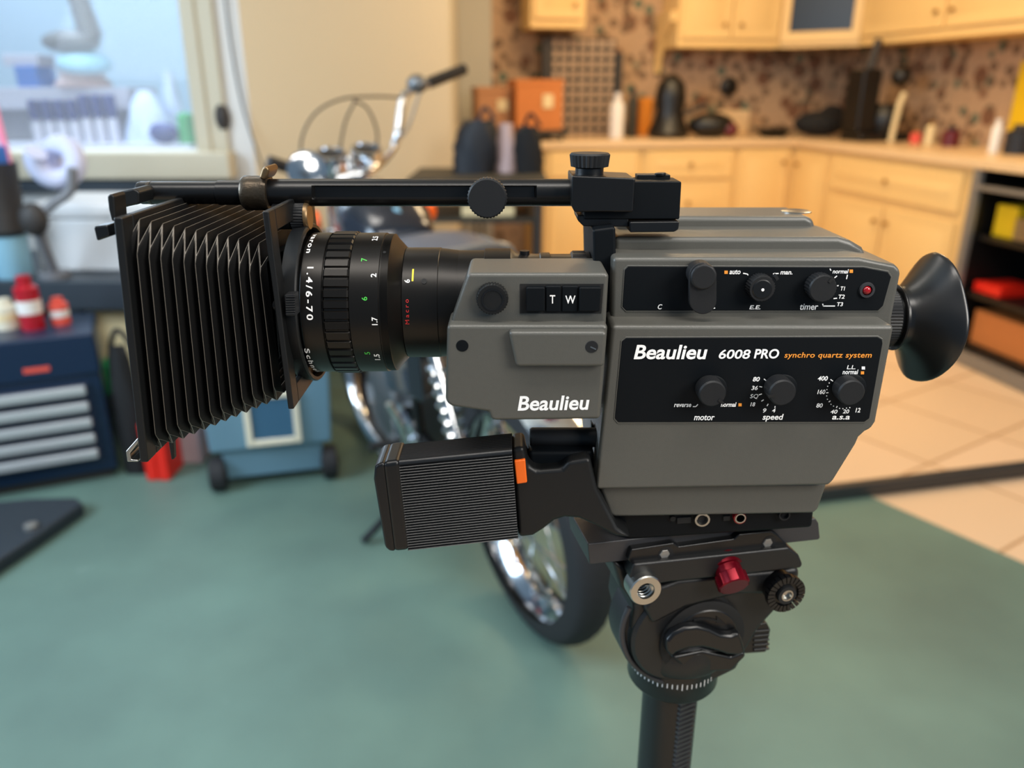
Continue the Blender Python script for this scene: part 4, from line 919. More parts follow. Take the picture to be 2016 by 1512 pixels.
for q in ((1463, 538, 1471, 539.5), (1471, 539, 1473, 542), (1522, 540, 1525, 538), (1524.5, 538.5, 1533, 538.5), (1634, 529, 1636, 533), (1643, 547, 1648, 543), (1641, 588, 1648, 587), (1619.5, 598, 1621, 603), (1620, 602.5, 1644, 602.5), (1648, 563, 1651, 562), (1404, 607, 1408, 606.5)): mark(bm, RIG, kt, *q, w=2.2)
obj('white_lettering', bm, 'white_ink', up)
bm = new()
for x, y in ((1429.5, 536), (1676, 534)): mark(bm, RIG, kt, x - 3.4, y, x + 3.4, y, w=6.5)
obj('orange_mark', bm, 'orange_ink', up)

# lower control panel ---------------------------------------
kp = KL - .0008
bm = new(); prism(bm, RIG, [(1233, 665), (1728, 663), (1737, 668), (1738, 676), (1712, 824), (1702, 831), (1217, 832), (1210, 824), (1224, 672)], kp, KL + .01)
lp = obj('lower_control_panel', bm, 'black_panel', mc, bevel=.0006)
bm = new(); prism(bm, RIG, [(1232, 663), (1729, 661), (1739, 667), (1740, 677), (1714, 825), (1703, 833.5), (1216, 834.5), (1208, 825), (1222, 671)], KL - .0005, KL + .008); obj('panel_rim', bm, 'grey_shell', lp, bevel=.0004)
knob(lp, 1403, 776, 27, kp - .013, kp - .001, -42)
knob(lp, 1541, 774, 27, kp - .013, kp - .001, 195)
knob(lp, 1677, 774, 26.5, kp - .012, kp - .001, None)
for px, py in ((1403, 772), (1541, 770), (1677, 770)):
    bm = new(); disc_on(bm, RIG, px - 1, py - 4, 30, kp - .0016, kp, 40); obj('knob_skirt', bm, 'black_panel', lp)
kt = kp - .00025
bm = new()
T = lambda *a, **k: flat_text(bm, RIG, kt, *a, **k)
T('Beaulieu', 1247.5, 1393, 679, 707.5, shear=.22, bold=.022, spacing=1.0)
T('6008', 1415, 1478, 688, 706.5, shear=.22, bold=.018); T('PRO', 1484, 1534, 687, 706, shear=.22, bold=.025)
T('L.L.', 1667, 1684, 719, 727, bold=.02); T('normal', 1658.5, 1690, 727.5, 737, bold=.02)
T('reverse', 1327, 1361, 795, 801.5, bold=.02); T('normal', 1419, 1450, 792, 801, bold=.02); T('motor', 1366, 1407, 817, 827.5, bold=.02)
T('80', 1482, 1496, 742, 751, bold=.02); T('36', 1479, 1492, 759.5, 768, bold=.02); T('S', 1476.5, 1483, 776, 784, bold=.01); T('Q', 1483.5, 1493, 776, 785.5, bold=.0); T('18', 1477, 1487, 792, 800, bold=.02); T('9', 1502, 1509, 804, 812.5, bold=.02); T('4', 1520, 1527, 804, 812, bold=.02)
T('speed', 1501, 1543, 815, 830, bold=.02)
T('400', 1610, 1630, 740.5, 749.5, bold=.02); T('160', 1609, 1625, 767, 776, bold=.02); T('80', 1607, 1620, 794, 802.5, bold=.02); T('40', 1635, 1649, 806.5, 814.5, bold=.02); T('20', 1659, 1672, 806, 814, bold=.02); T('12', 1684, 1694, 803, 812, bold=.02); T('a.s.a', 1638, 1673, 818.5, 826, bold=.02)
for q in ((1504, 746, 1509, 750), (1495, 761, 1500.5, 762), (1494, 777.5, 1500, 775.5), (1499, 790, 1503.5, 787), (1510, 799.5, 1512.5, 795), (1525.5, 803, 1526, 799.5), (1364, 800.5, 1370, 800.5), (1370, 800.5, 1374, 796), (1635, 747, 1640, 750.5), (1626.5, 773.5, 1631, 773), (1631.5, 791.5, 1635, 789), (1646.5, 803, 1648.5, 799.5)): mark(bm, RIG, kt, *q, w=1.9)
for x, y in ((1632.5, 754), (1629.5, 760.5), (1628, 767), (1627.5, 779.5), (1629, 786), (1636, 796), (1641, 799.5), (1653, 804), (1659.5, 804.5), (1666.5, 803.5), (1673, 802.5)): mark(bm, RIG, kt, x - 1, y, x + 1, y, w=2)
mark(bm, RIG, kt, 1696.5, 724.5, 1703, 724.5, w=6)
obj('white_lettering', bm, 'white_ink', lp)
bm = new(); flat_text(bm, RIG, kt, 'synchro quartz system', 1544, 1716.5, 693.5, 707.5, shear=.22, bold=.015, spacing=1.06)
for x, y in ((1457, 797), (1698, 734)): mark(bm, RIG, kt, x - 3.2, y, x + 3.2, y, w=6)
obj('orange_lettering', bm, 'orange_ink', lp)

# zoom motor box --------------------------------------------
KM, KR, KT = .487, .481, .497
zmt = zat(539, KT); kmb = Yat(508, zmt)
bm = new()
prism(bm, RIG, [(880, 640), (1197, 640), (1182, 826), (972, 829), (966, 824), (962, 812), (890, 801), (880, 796), (877, 786)], KM, .522)
prism(bm, RIG, [(921, 538), (1199, 538), (1193, 645), (889, 645), (889, 628)], KT, kmb)
zm = obj('zoom_motor_box', bm, 'grey_shell', mc, bevel=.0032, seg=4)
bm = new(); prism(bm, RIG, [(1001, 653), (1195, 653), (1190, 723), (1016, 723)], KR, KM + .012)
obj('raised_cover', bm, 'grey_shell', zm, bevel=.0026, seg=3)
bm = new(); prism(bm, RIG, [(1024, 559), (1188.5, 559), (1184, 617), (1023.5, 617)], KT - .0004, KT + .004); obj('rocker_well', bm, 'hole', zm)
for q, kk in (([(1036, 566), (1073, 566), (1073, 614), (1036, 614)], .0045), ([(1074, 563), (1105, 563), (1104, 615), (1074, 615)], .0022), ([(1107, 563), (1139, 563), (1138, 615), (1106, 615)], .0022), ([(1141, 566), (1184, 566), (1181, 614), (1140, 614)], .0045)):
    bm = new(); prism(bm, RIG, q, KT - kk, KT + .003); obj('rocker_button', bm, 'black_panel', zm, bevel=.0009)
bm = new(); flat_text(bm, RIG, KT - .0024, 'T', 1082.5, 1093, 581, 597.5, shear=0, bold=.01); flat_text(bm, RIG, KT - .0024, 'W', 1113, 1133, 582, 598, shear=0, bold=.01)
flat_text(bm, RIG, KM - .0002, 'Beaulieu', 1019, 1160.5, 780, 809, shear=.16, bold=.022, spacing=1.0, skew=2)
obj('white_lettering', bm, 'white_ink', zm)
bm = new(); disc_on(bm, RIG, 969, 590, 32, KT - .006, KT + .002, 64, knurl=.0007); obj('knob', bm, 'black_plastic', zm)
bm = new(); disc_on(bm, RIG, 970, 591, 22, KT - .0065, KT - .003, 36, prof=[(.0012, .0045), (.0012, .0058), (0, .0062), (0, .0072), (.002, .0074)]); obj('knob_centre', bm, 'black_smooth', zm)
bm = new(); disc_on(bm, RIG, 910, 681, 13, KM - .0003, KM + .002, 32); obj('plug', bm, 'black_panel', zm)
bm = new(); disc_on(bm, RIG, 1165, 683, 13.5, KR - .0003, KR + .002, 32); prism(bm, RIG, [(1163, 682), (1174, 687), (1173, 689), (1162, 684)], KR - .0006, KR, mi=1); obj('plug', bm, ['black_knob', 'steel'], zm)

# lens -------------------------------------------------------
YL = .560; zL, rF = cylv(455, 734, YL)
def lx_(px, r, v=600):             # X of a ring edge seen on the near flank
    Y = YL - r * .97; return (px - 1008) / F * Zc(Y, zat(v, Y))
def ring(name, spec, m, parent, n=72, sharp=30):
    """spec: (px, radius[, knurl]) along the barrel, front to back"""
    bm = new(); x0 = lx_(spec[0][0], spec[0][1]); pr = [(lx_(s[0], s[1]) - x0,) + tuple(s[1:]) for s in spec]
    lathe(bm, (x0, YL, zL), (1, 0, 0), pr, n); return obj(name, bm, m, parent, sharp=sharp)
_, rA = cylv(452, 762, YL); _, rD = cylv(458, 731, YL); _, rS = cylv(487, 703, YL); _, rT = cylv(493, 698, YL)
lens = ring('lens_barrel', [(560, rD * .9), (592, rD * .98), (593, rD), (632, rD), (633, rD * .97), (686, rD * .97), (746, rD * .985), (747, rD * .985), (762, rD * .985), (764, rD * .96), (789, rS * 1.01), (790, rS * .99), (861, rS * .99), (900, rT)], 'lens_black', mc)
ring('name_ring', [(590, rD * .99), (591, rD * 1.003), (631, rD * 1.003), (632, rD * .99)], 'lens_black', lens)
ridges = []
x0 = lx_(634, rF); x1 = lx_(685, rF); bm = new()
a, e1, e2 = basis((1, 0, 0)); NR = 44
def fprof(t, r):
    L = []
    for i in range(NR):
        for f, rr in ((0, r - .0014), (.10, r), (.72, r), (.82, r - .0014)):
            an = 2 * math.pi * (i + f) / NR; L.append(Vector((t, YL, zL)) + (e1 * math.cos(an) + e2 * math.sin(an)) * rr)
    return L
loft(bm, [fprof(x0, rF - .001), fprof(x0 + .001, rF), fprof(x1 - .001, rF), fprof(x1, rF - .001)]); obj('focus_ring', bm, 'lens_black', lens, sharp=25)
ring('distance_ring', [(686, rD * .99), (687, rD), (744, rD), (745.5, rD * .985)], 'lens_black', lens)
ring('index_ring', [(747, rD * .985), (762, rD * .985), (763.5, rD * .95)], 'lens_black', lens)
ring('zoom_ring', [(790, rS * .99), (791, rS), (860, rS), (862, rS * .985)], 'lens_black', lens)
# rear barrel visible above the motor box
def rx(px, v, Y=.56): return P(px, v, Y).x
bm = new(); sp = [(862, .985), (864, .95), (954, .95), (955, .985), (1005, .985), (1018, .90), (1062, .885), (1064, .91), (1082, .91), (1084, .885), (1124, .885), (1126, .93), (1142, .93), (1160, .93)]
xs0 = rx(862, 493); lathe(bm, (xs0, YL, zL), (1, 0, 0), [(rx(p_, 493) - xs0, rS * q_) for p_, q_ in sp], 64); obj('rear_barrel', bm, 'lens_black', lens)
xk = rx(1126, 500); xk1 = rx(1152, 500); bm = new(); lathe(bm, (xk, YL, zL), (1, 0, 0), [(0, rS * .92, 0), (.001, rS * .945, .0008), (xk1 - xk, rS * .945, .0008)], 90); obj('mount_ring', bm, 'black_knob', lens)
bm = new(); p_ = P(1033, 496, YL); cyl(bm, (p_.x, YL, zL + rS * .85), (p_.x, YL, zL + rS * .96), .0035, .0035, 12); obj('zoom_peg', bm, 'black_smooth', lens)
def alpha(v, r):
    best = min((abs(vof(YL - r * math.cos(a_ / 200), zL + r * math.sin(a_ / 200)) - v), a_ / 200) for a_ in range(-280, 300)); return best[1]
def cyl_text(bm, s, r, xa, xb, v0, v1, down=True, shear=0.0, bold=0.0, spacing=1.0, mi=0):
    vs, fs = glyphs(s, shear, bold, spacing); a0, a1 = alpha(v0, r), alpha(v1, r); am = (a0 + a1) / 2
    Ym, zm_ = YL - r * math.cos(am), zL + r * math.sin(am); Zm = Zc(Ym, zm_); Xa, Xb = (xa - 1008) / F * Zm, (xb - 1008) / F * Zm; rr = r + .00018
    def fn(gx, gy):
        an = a0 + (a1 - a0) * gx; X = Xa + (Xb - Xa) * (gy if down else 1 - gy)
        return Vector((X, YL - rr * math.cos(an), zL + rr * math.sin(an)))
    put(bm, vs, fs, fn, mi)
def cyl_patch(bm, r, xa, xb, v0, v1):
    a0, a1 = alpha(v0, r), alpha(v1, r); am = (a0 + a1) / 2; Zm = Zc(YL - r * math.cos(am), zL + r * math.sin(am)); Xa, Xb = (xa - 1008) / F * Zm, (xb - 1008) / F * Zm; rr = r + .0002
    an = [a0 + (a1 - a0) * i / 6 for i in range(7)]
    for p, q in zip(an, an[1:]): face(bm, [(Xa, YL - rr * math.cos(p), zL + rr * math.sin(p)), (Xb, YL - rr * math.cos(p), zL + rr * math.sin(p)), (Xb, YL - rr * math.cos(q), zL + rr * math.sin(q)), (Xa, YL - rr * math.cos(q), zL + rr * math.sin(q))])
bm = new(); rN = rD * 1.003
cyl_text(bm, 'varon', rN, 609, 616, 461, 498, True, 0, .02, 1.25); cyl_text(bm, '1.4/6-70', rN, 602, 615, 526, 630, True, 0, .02, 1.35); cyl_text(bm, 'Schneid', rN, 611, 621, 686, 734, True, 0, .02, 1.3)
cyl_text(bm, '2.5', rD, 733, 744, 474, 466, False, 0, .02); cyl_text(bm, '2', rD, 730, 741, 546, 538.5, False, 0, .02); cyl_text(bm, '1.7', rD, 732, 743.5, 640, 624, False, 0, .02); cyl_text(bm, '1.5', rD, 737, 748, 708, 697, False, 0, .02)
cyl_text(bm, '6', rS, 796, 807, 557, 550, False, 0, .02)
obj('white_lettering', bm, 'white_ink', lens)
bm = new(); cyl_text(bm, '7', rD, 711, 723, 515, 508.5, False, 0, .01); cyl_text(bm, '6', rD, 712, 723, 592, 584.5, False, 0, .01); cyl_text(bm, '5', rD, 718, 728.5, 698, 692.5, False, 0, .01); obj('green_lettering', bm, 'green_ink', lens)
bm = new(); cyl_text(bm, 'Macro', rS, 797, 805, 638, 589, False, 0, 0, 1.5); obj('red_lettering', bm, 'red_ink', lens)
bm = new(); cyl_patch(bm, rS, 811, 814.5, 530, 554); cyl_patch(bm, rD * .99, 741.5, 744, 711, 730); obj('yellow_mark', bm, 'yellow_ink', lens)
for px, v, r_, rr_ in ((757, 497, rD * .985, .0011), (835, 554, rS, .0020)):
    bm = new(); a_ = alpha(v, r_); Y = YL - r_ * math.cos(a_); z = zL + r_ * math.sin(a_); X = (px - 1008) / F * Zc(Y, z); d = Vector((0, -math.cos(a_), math.sin(a_))); cyl(bm, Vector((X, Y, z)) - d * .002, Vector((X, Y, z)) + d * .0003, rr_, rr_, 14)
    obj('screw_hole', bm, 'hole', lens)

# pistol grip -------------------------------------------------
KG = .491
def gloop(pts_f, nrib, kf, kbk, amp):
    """cross-section ring: front face bottom->top, rounded top corner, top face to the back, back face down"""
    (xb, yb), (xt, yt) = pts_f; ub, zb = RIG.uv(xb, yb, kf); ut, zt_ = RIG.uv(xt, yt, kf); L = []; rc = .003
    for i in range(nrib * 2 + 1):
        f = i / (nrib * 2); L.append(RIG.w(ub + (ut - ub) * f, zb + (zt_ - rc - zb) * f, kf + (amp if i % 2 else 0)))
    for i in range(1, 6):
        a_ = math.pi / 2 * i / 6; L.append(RIG.w(ut, zt_ - rc + rc * math.sin(a_), kf + rc * (1 - math.cos(a_))))
    m = 9
    for i in range(m * 2 + 1):
        f = i / (m * 2); L.append(RIG.w(ut, zt_ - (.00055 if i % 2 else 0), kf + rc + (kbk - kf - 2 * rc) * f))
    L.append(RIG.w(ut, zt_ - rc, kbk)); L.append(RIG.w(ub, zb, kbk)); L.append(RIG.w(ub, zb - .001, kbk - .004)); L.append(RIG.w(ub, zb - .001, kf + .004))
    return L
zgt = zat(911, KG); kgb = Yat(877, zgt)
bm = new(); loft(bm, [gloop([(803, 1084), (785, 908)], 32, KG, kgb + .003, .0014), gloop([(1020, 1060), (1008, 886)], 32, KG, kgb + .003, .0014)]); grip = obj('pistol_grip', bm, 'grip_rubber', mc, sharp=20)
bm = new(); prism(bm, RIG, [(752, 912), (786, 907), (806, 1085), (774, 1088)], KG - .0010, kgb + .005); obj('grip_collar', bm, 'black_smooth', grip, bevel=.0035, seg=3)
bm = new(); prism(bm, RIG, [(737, 921), (741, 915), (757, 911), (779, 1087), (766, 1087), (757, 1078), (735, 945)], KG - .0006, kgb + .0045); obj('grip_cap', bm, 'black_smooth', grip, bevel=.0028, seg=4)
bm = new(); prism(bm, RIG, [(1007, 884), (1032, 880), (1037, 905), (1043, 918), (1058, 927), (1106, 923), (1119, 909), (1162, 902), (1176, 962), (1216, 1040), (1245, 1062), (1210, 1056), (1172, 1036), (1140, 1022), (1112, 1020), (1092, 1026), (1072, 1042), (1050, 1056), (1021, 1060)], KG + .006, kgb + .006); gh = obj('grip_arm', bm, 'black_plastic', mc, bevel=.004, seg=3)
bm = new(); prism(bm, RIG, [(1012, 908), (1034, 905), (1038, 951), (1017, 954)], KG + .0038, KG + .008); obj('release_tab', bm, 'orange_tab', gh, bevel=.001)
bm = new(); prism(bm, RIG, [(1040, 889), (1170, 889), (1170, 930), (1044, 930)], KG + .017, kgb + .010); obj('trigger_housing', bm, 'black_panel', gh, bevel=.003)
zg, rg = cylv(841, 881, .525); xg0, xg1 = P(1043, 861, .525).x, P(1168, 861, .54).x
bm = new(); lathe(bm, (xg0, .525, zg), (1, 0, 0), [(0, rg * .86), (.0015, rg), (xg1 - xg0, rg * .98)], 36); obj('trigger_tube', bm, 'black_knob', mc)

# viewfinder ---------------------------------------------------
YE = .580; zE, rE = cylv(505, 743, YE); _, rK = cylv(566, 684, YE); zE2 = zE + .0015
def ex_(px, r, v=640): 
    Y = YE - r * .9; return (px - 1008) / F * Zc(Y, zE)
X0 = ex_(1750, rK); 
bm = new(); xa, xb = ex_(1748, rK), ex_(1777, rK); lathe(bm, (xa, YE, zE), (1, 0, 0), [(0, rK, .0006), (xb - xa - .001, rK, .0006), (xb - xa, rK * .95, 0)], 120); vf = obj('focus_collar', bm, 'black_knob', mc)
bm = new(); xc = ex_(1793, rK * .9); lathe(bm, (xb, YE, zE), (1, 0, 0), [(0, rK * .9), (xc - xb, rK * .9)], 48); obj('eyepiece_tube', bm, 'black_smooth', mc)
Xr = P(1846, 505, YE).x; loops = []; n = 56; x_lip = ex_(1797, rK)
prof = [(0, .84), (.0, 1.02), (.012, 1.10), (.05, 1.10), (.075, 1.0), (.10, .95), (.17, .97), (.27, 1.05), (.40, 1.20), (.55, 1.40), (.70, 1.62), (.84, 1.84), (.92, 1.95), (.97, 2.01), (1.02, 2.03), (1.06, 2.00), (1.07, 1.94), (1.0, 1.85), (.6, 1.35), (.3, .95)]
x_s = x_lip - .006
for f, q in prof:
    L = []
    for j in range(n):
        a_ = 2 * math.pi * j / n; dy, dz = -math.cos(a_), math.sin(a_); bl = max(0, (q - 1.0) / 1.03)
        r_ = rK * q
        r_up = r_ * (1 + .012 * bl); tw = 1.0 + bl * (.055 * dz ** 2 - .05 * (dy > .2) * dy) - bl * .13 * max(0, math.cos(a_ - .62)) ** 8
        X = x_s + (Xr - x_s) * f + bl * f * (.003 * dz - .003 * abs(dz) ** 3 + .006 * max(0, -dy))
        L.append(Vector((X, YE + r_up * tw * dy, zE + r_up * tw * dz)))
    loops.append(L)
bm = new(); loft(bm, loops); obj('eyecup', bm, 'eyecup_rubber', mc, sharp=80)

# ================================================================== MATTE BOX
MB = P(1240, 440, .56)
mb = thing('matte_box', (MB.x, .56, MB.z), 'black bellows matte box hanging from a rod in front of the zoom lens', 'matte box')
YR = .566; zR, rR = cylv(352, 406, YR)
def rodx(px, k=YR, v=380): return P(px, v, k).x
def rod_loop(X, r, notch):
    L = []
    for j in range(48):
        a_ = 2 * math.pi * j / 48; y, z = -r * math.cos(a_), r * math.sin(a_)
        if notch and abs(z - .001) < r * .43 and y < 0: y = -r * .55
        L.append(Vector((X, YR + y, zR + z)))
    return L
Yn = YR - rR
xs = [rodx(p_, Yn) for p_ in (522, 613, 618, 1052, 1057, 1132)]
bm = new(); loft(bm, [rod_loop(xs[0], rR, 0), rod_loop(xs[1], rR, 0), rod_loop(xs[2], rR, 1), rod_loop(xs[3], rR, 1), rod_loop(xs[4], rR, 0), rod_loop(xs[5], rR, 0)]); rod = obj('support_rod', bm, 'black_metal', mb, sharp=25)
_, r2 = cylv(357, 402, YR); zR2, _ = cylv(357, 402, YR)
xq = [rodx(p_, YR - r2) for p_ in (264, 284, 291, 422, 423, 470)]
bm = new(); lathe(bm, (xq[0], YR, zR2), (1, 0, 0), [(0, r2 * .92), (.002, r2), (xq[1] - xq[0], r2), (xq[2] - xq[0], r2), (xq[3] - xq[0], r2), (xq[4] - xq[0], r2 * 1.08), (xq[5] - xq[0], r2 * 1.08)], 48); obj('front_rod', bm, 'black_metal', mb)
bm = new(); lathe(bm, (xq[1], YR, zR2), (1, 0, 0), [(0, r2 * 1.0), (.0006, r2 * 1.03), (xq[2] - xq[1], r2 * 1.03)], 48); obj('rod_ring', bm, 'worn_bronze', rod)
# clamp
zc_, rc_ = cylv(342, 418, YR); xa, xb = rodx(467, YR - rc_), rodx(521, YR - rc_)
bm = new(); lathe(bm, (xa, YR, zc_), (1, 0, 0), [(0, rc_ * .80), (.002, rc_ * .92), ((xb - xa) * .35, rc_ * .90), ((xb - xa) * .7, rc_ * .90), (xb - xa - .001, rc_ * 1.0), (xb - xa, rc_ * .98)], 44); cl_ = obj('rod_clamp', bm, 'worn_bronze', mb, sharp=45)
bm = new(); prism(bm, RIG, [(508, 352), (515, 332), (522, 325), (531, 333), (527, 345), (520, 356)], YR - .012, YR + .012); obj('clamp_ear', bm, 'brassy', cl_, bevel=.002)
# knobs
kk_ = YR - rR - .011; 
bm = new(); disc_on(bm, RIG, 959, 391, 36.5, kk_, YR - rR + .002, 72, prof=[(0, .0124), (.0014, .0138, .0007), (.009, .0138, .0007), (.012, .0130)]); obj('lock_knob', bm, ['black_knob'], mb)
zk, rk = cylv(398, 454, .560); xk0, xk1 = P(563, 430, .545).x, P(600, 430, .545).x
bm = new(); lathe(bm, (xk0, .560, zk), (1, 0, 0), [(0, rk * .8), (.001, rk, .0007), (xk1 - xk0 - .0035, rk, .0007), (xk1 - xk0 - .003, rk * .96)], 60); kn = obj('clamp_knob', bm, 'black_knob', mb)
bm = new(); lathe(bm, (xk1 - .003, .560, zk), (1, 0, 0), [(0, rk * 1.0), (.002, rk * .98), (.003, rk * .9)], 40); obj('knob_face', bm, 'brassy', kn)
bm = new(); lathe(bm, (P(540, 425, .56).x, .560, zk), (1, 0, 0), [(0, .009), (xk0 - P(540, 425, .56).x, .009)], 24); obj('clamp_bolt', bm, 'black_smooth', kn)
# rear mount blocks
bm = new(); prism(bm, RIG, [(1126, 345), (1131, 346), (1251, 351), (1247, 418), (1131, 418), (1125, 405)], YR - rR - .013, YR + .018); obj('mount_block', bm, 'black_metal', mb, bevel=.002, seg=3)
bm = new(); prism(bm, RIG, [(1246, 357), (1342, 357.5), (1338, 432), (1150, 432), (1150, 400), (1246, 400)], YR - rR - .007, YR + .012); obj('slide_block', bm, 'black_panel', mb, bevel=.001)
bm = new(); zz = zat(350, YR); prism(bm, RIG, [(1255, 344), (1320, 344), (1320, 356), (1255, 356)], YR + .0, YR + .012); cyl(bm, P(1300, 346, YR + .002), P(1300, 340, YR + .002), .004, .004, 14); obj('lock_tab', bm, 'black_smooth', mb, bevel=.0006)
bm = new(); prism(bm, RIG, [(1136, 424), (1150, 424), (1238, 428), (1238, 447), (1149, 446), (1137, 434)], YR - rR - .006, YR + .015); prism(bm, RIG, [(1240, 437), (1338, 436), (1336, 452), (1328, 457), (1240, 458)], YR - rR - .012, YR + .012); obj('shoe', bm, 'black_smooth', mb, bevel=.001)
p_ = P(1161, 318, YR - .004); q_ = P(1161, 340, YR - .004); zk1, zk0 = zat(304, YR - .004 - .012), zat(331, YR - .004 - .013)
bm = new(); lathe(bm, (p_.x, YR - .004, zk0), (0, 0, 1), [(0, .0130, .0008), (zk1 - zk0 - .001, .0140, .0008), (zk1 - zk0 + .0002, .0128)], 56); o_ = obj('lock_knob', bm, 'black_knob', mb)
bm = new(); lathe(bm, (p_.x, YR - .004, zat(350, YR - .016)), (0, 0, 1), [(0, .0098), (zk0 - zat(350, YR - .016) - .001, .0098), (zk0 - zat(350, YR - .016), .011)], 32); obj('knob_neck', bm, 'black_smooth', o_)
# bellows ------------------------------------------------------
YF0, YF1, YB0, YB1 = .474, .652, .512, .608
ft, fb, bt_, bb = P(238, 452, YF0), P(283, 890, YF0), P(523, 506, YB0), P(556, 778, YB0)
NP = 13; loops = []
for i in range(2 * NP + 1):
    f = i / (2 * NP); d = .0062 if i % 2 else -.0062; dt = -.0065 if i % 2 else .0065
    if i in (0, 2 * NP): d, dt = .0, .0
    top = ft.lerp(bt_, f); bot = fb.lerp(bb, f); y0, y1 = YF0 + (YB0 - YF0) * f, YF1 + (YB1 - YF1) * f
    a0, b0 = y0 - d, y1 + d; tz, bz = top.z + dt, bot.z - dt * .8; c = .004
    xt = lambda z: bot.x + (top.x - bot.x) * (z - bot.z) / (top.z - bot.z)
    L = [Vector((xt(tz), a0 + c, tz)), Vector((xt(tz - c), a0, tz - c * 1.4)), Vector((xt(bz + c), a0, bz + c * 1.4)), Vector((xt(bz), a0 + c, bz)), Vector((xt(bz), b0, bz)), Vector((xt(tz), b0, tz))]
    loops.append(L)
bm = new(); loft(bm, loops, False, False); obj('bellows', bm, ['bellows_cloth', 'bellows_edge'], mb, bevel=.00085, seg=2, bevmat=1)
def frame_ring(bm, top, bot, y0, y1, wid, th):
    for z0_, z1_, ya, yb in ((top, bot, y0, y0 + wid), (top, bot, y1 - wid, y1)):
        loft(bm, [[Vector((top.x, ya, top.z)), Vector((top.x + th, ya, top.z)), Vector((bot.x + th, ya, bot.z)), Vector((bot.x, ya, bot.z))], [Vector((top.x, yb, top.z)), Vector((top.x + th, yb, top.z)), Vector((bot.x + th, yb, bot.z)), Vector((bot.x, yb, bot.z))]])
    dz = (top - bot).normalized() * wid
    for a_, b_ in ((top, top - dz), (bot + dz, bot)):
        loft(bm, [[Vector((a_.x, y0 + wid, a_.z)), Vector((a_.x + th, y0 + wid, a_.z)), Vector((b_.x + th, y0 + wid, b_.z)), Vector((b_.x, y0 + wid, b_.z))], [Vector((a_.x, y1 - wid, a_.z)), Vector((a_.x + th, y1 - wid, a_.z)), Vector((b_.x + th, y1 - wid, b_.z)), Vector((b_.x, y1 - wid, b_.z))]])
bm = new(); frame_ring(bm, P(222, 428, YF0 - .006), P(275, 911, YF0 - .006), YF0 - .006, YF1 + .006, .014, .0055); ff = obj('front_frame', bm, 'black_plastic', mb, bevel=.0012)
bm = new(); frame_ring(bm, P(516, 416, .497), P(567, 806, .497), .497, YB1 + .006, .014, .004); obj('rear_standard', bm, 'black_plastic', mb, bevel=.0009)
bm = new(); prism(bm, RIG, [(210, 386), (217, 381), (224, 386), (228, 436), (219, 436), (213, 412)], YF0 + .004, YF0 + .02); obj('frame_tab', bm, 'black_plastic', ff, bevel=.0015); bm = new(); prism(bm, RIG, [(218, 382), (262, 371), (274, 378), (274, 402), (240, 409), (222, 416)], YR - .03, YR + .012); obj('frame_bracket', bm, 'black_plastic', ff, bevel=.0015)
bm = new(); prism(bm, RIG, [(183, 446), (211, 443), (216, 466), (190, 475)], YF0 - .002, YF0 + .012); obj('side_catch', bm, 'black_smooth', ff, bevel=.0012)
bm = new(); prism(bm, RIG, [(247, 889), (271, 862), (274, 870), (256, 893), (258, 905), (272, 906), (272, 910), (250, 910)], YF0 - .004, YF0 + .016); obj('filter_bracket', bm, 'steel', ff, bevel=.0008)
bm = new(); prism(bm, RIG, [(331, 868), (341, 866), (343, 904), (337, 906)], .52, .525); obj('lower_stop', bm, 'black_smooth', ff, bevel=.0008)
# ring adapter behind the bellows
xa, xb = lx_(545, rA), lx_(583, rA)
bm = new(); lathe(bm, (xa, YL, zL), (1, 0, 0), [(0, rA * .86), (.002, rA * .97), (.006, rA * .985), (xb - xa - .001, rA), (xb - xa, rA * .985), (xb - xa, rA * .945), (.01, rA * .93)], 80, cap0=False, cap1=False); ra = obj('adapter_ring', bm, 'black_plastic', mb, sharp=40)
bm = new(); Yk = YL - rA; prism(bm, RIG, [(560, 581), (580, 580), (583, 622), (563, 622)], Yk - .006, Yk + .004)
for i in range(8): yv = 584 + i * 4.8; prism(bm, RIG, [(562, yv), (581, yv - .4), (581, yv + 1.8), (562, yv + 2.2)], Yk - .0068, Yk)
obj('thumb_screw', bm, 'black_knob', ra, bevel=.0004)
bm = new(); cyl(bm, P(546, 601, Yk + .004), P(560, 601, Yk), .004, .003, 16); obj('screw_stem', bm, 'black_smooth', ra)

# ================================================================== TRIPOD
TY = .566; to = P(1316, 1400, TY); TF = Frame((to.x, TY, 0), R(12))
tp = thing('tripod', (to.x, TY, 0), 'black tripod with fluid head and geared centre column carrying the film camera', 'tripod')
KP = -.036
bm = new(); prism(bm, TF, [(1157, 1071), (1606, 1021), (1612, 1030), (1615, 1060), (1611, 1063), (1161, 1112)], KP, .018); pl = obj('camera_plate', bm, 'rail_grey', tp, bevel=.0028, seg=2)
bm = new(); prism(bm, TF, [(1236, 1103), (1243, 1082), (1326, 1069), (1337, 1076), (1445, 1061), (1455, 1052), (1519, 1046), (1532, 1053), (1554, 1077), (1560, 1084), (1248, 1114)], KP - .006, .03); jaw = obj('plate_jaw', bm, 'black_smooth', tp, bevel=.0012)
for px, py in ((1311, 1091), (1514, 1069)):
    bm = new(); disc_on(bm, TF, px, py, 16, KP - .0062, KP + .003, 28, prof=[(.0, .0046), (.0, .0062), (.001, .0064)]); obj('screw_recess', bm, 'black_knob', jaw)
    bm = new(); disc_on(bm, TF, px - 2, py + 1, 12, KP - .0066, KP + .002, 6, prof=[(0, .0038), (.0006, .0044), (.004, .0044)]); obj('screw', bm, 'grey_metal', jaw)
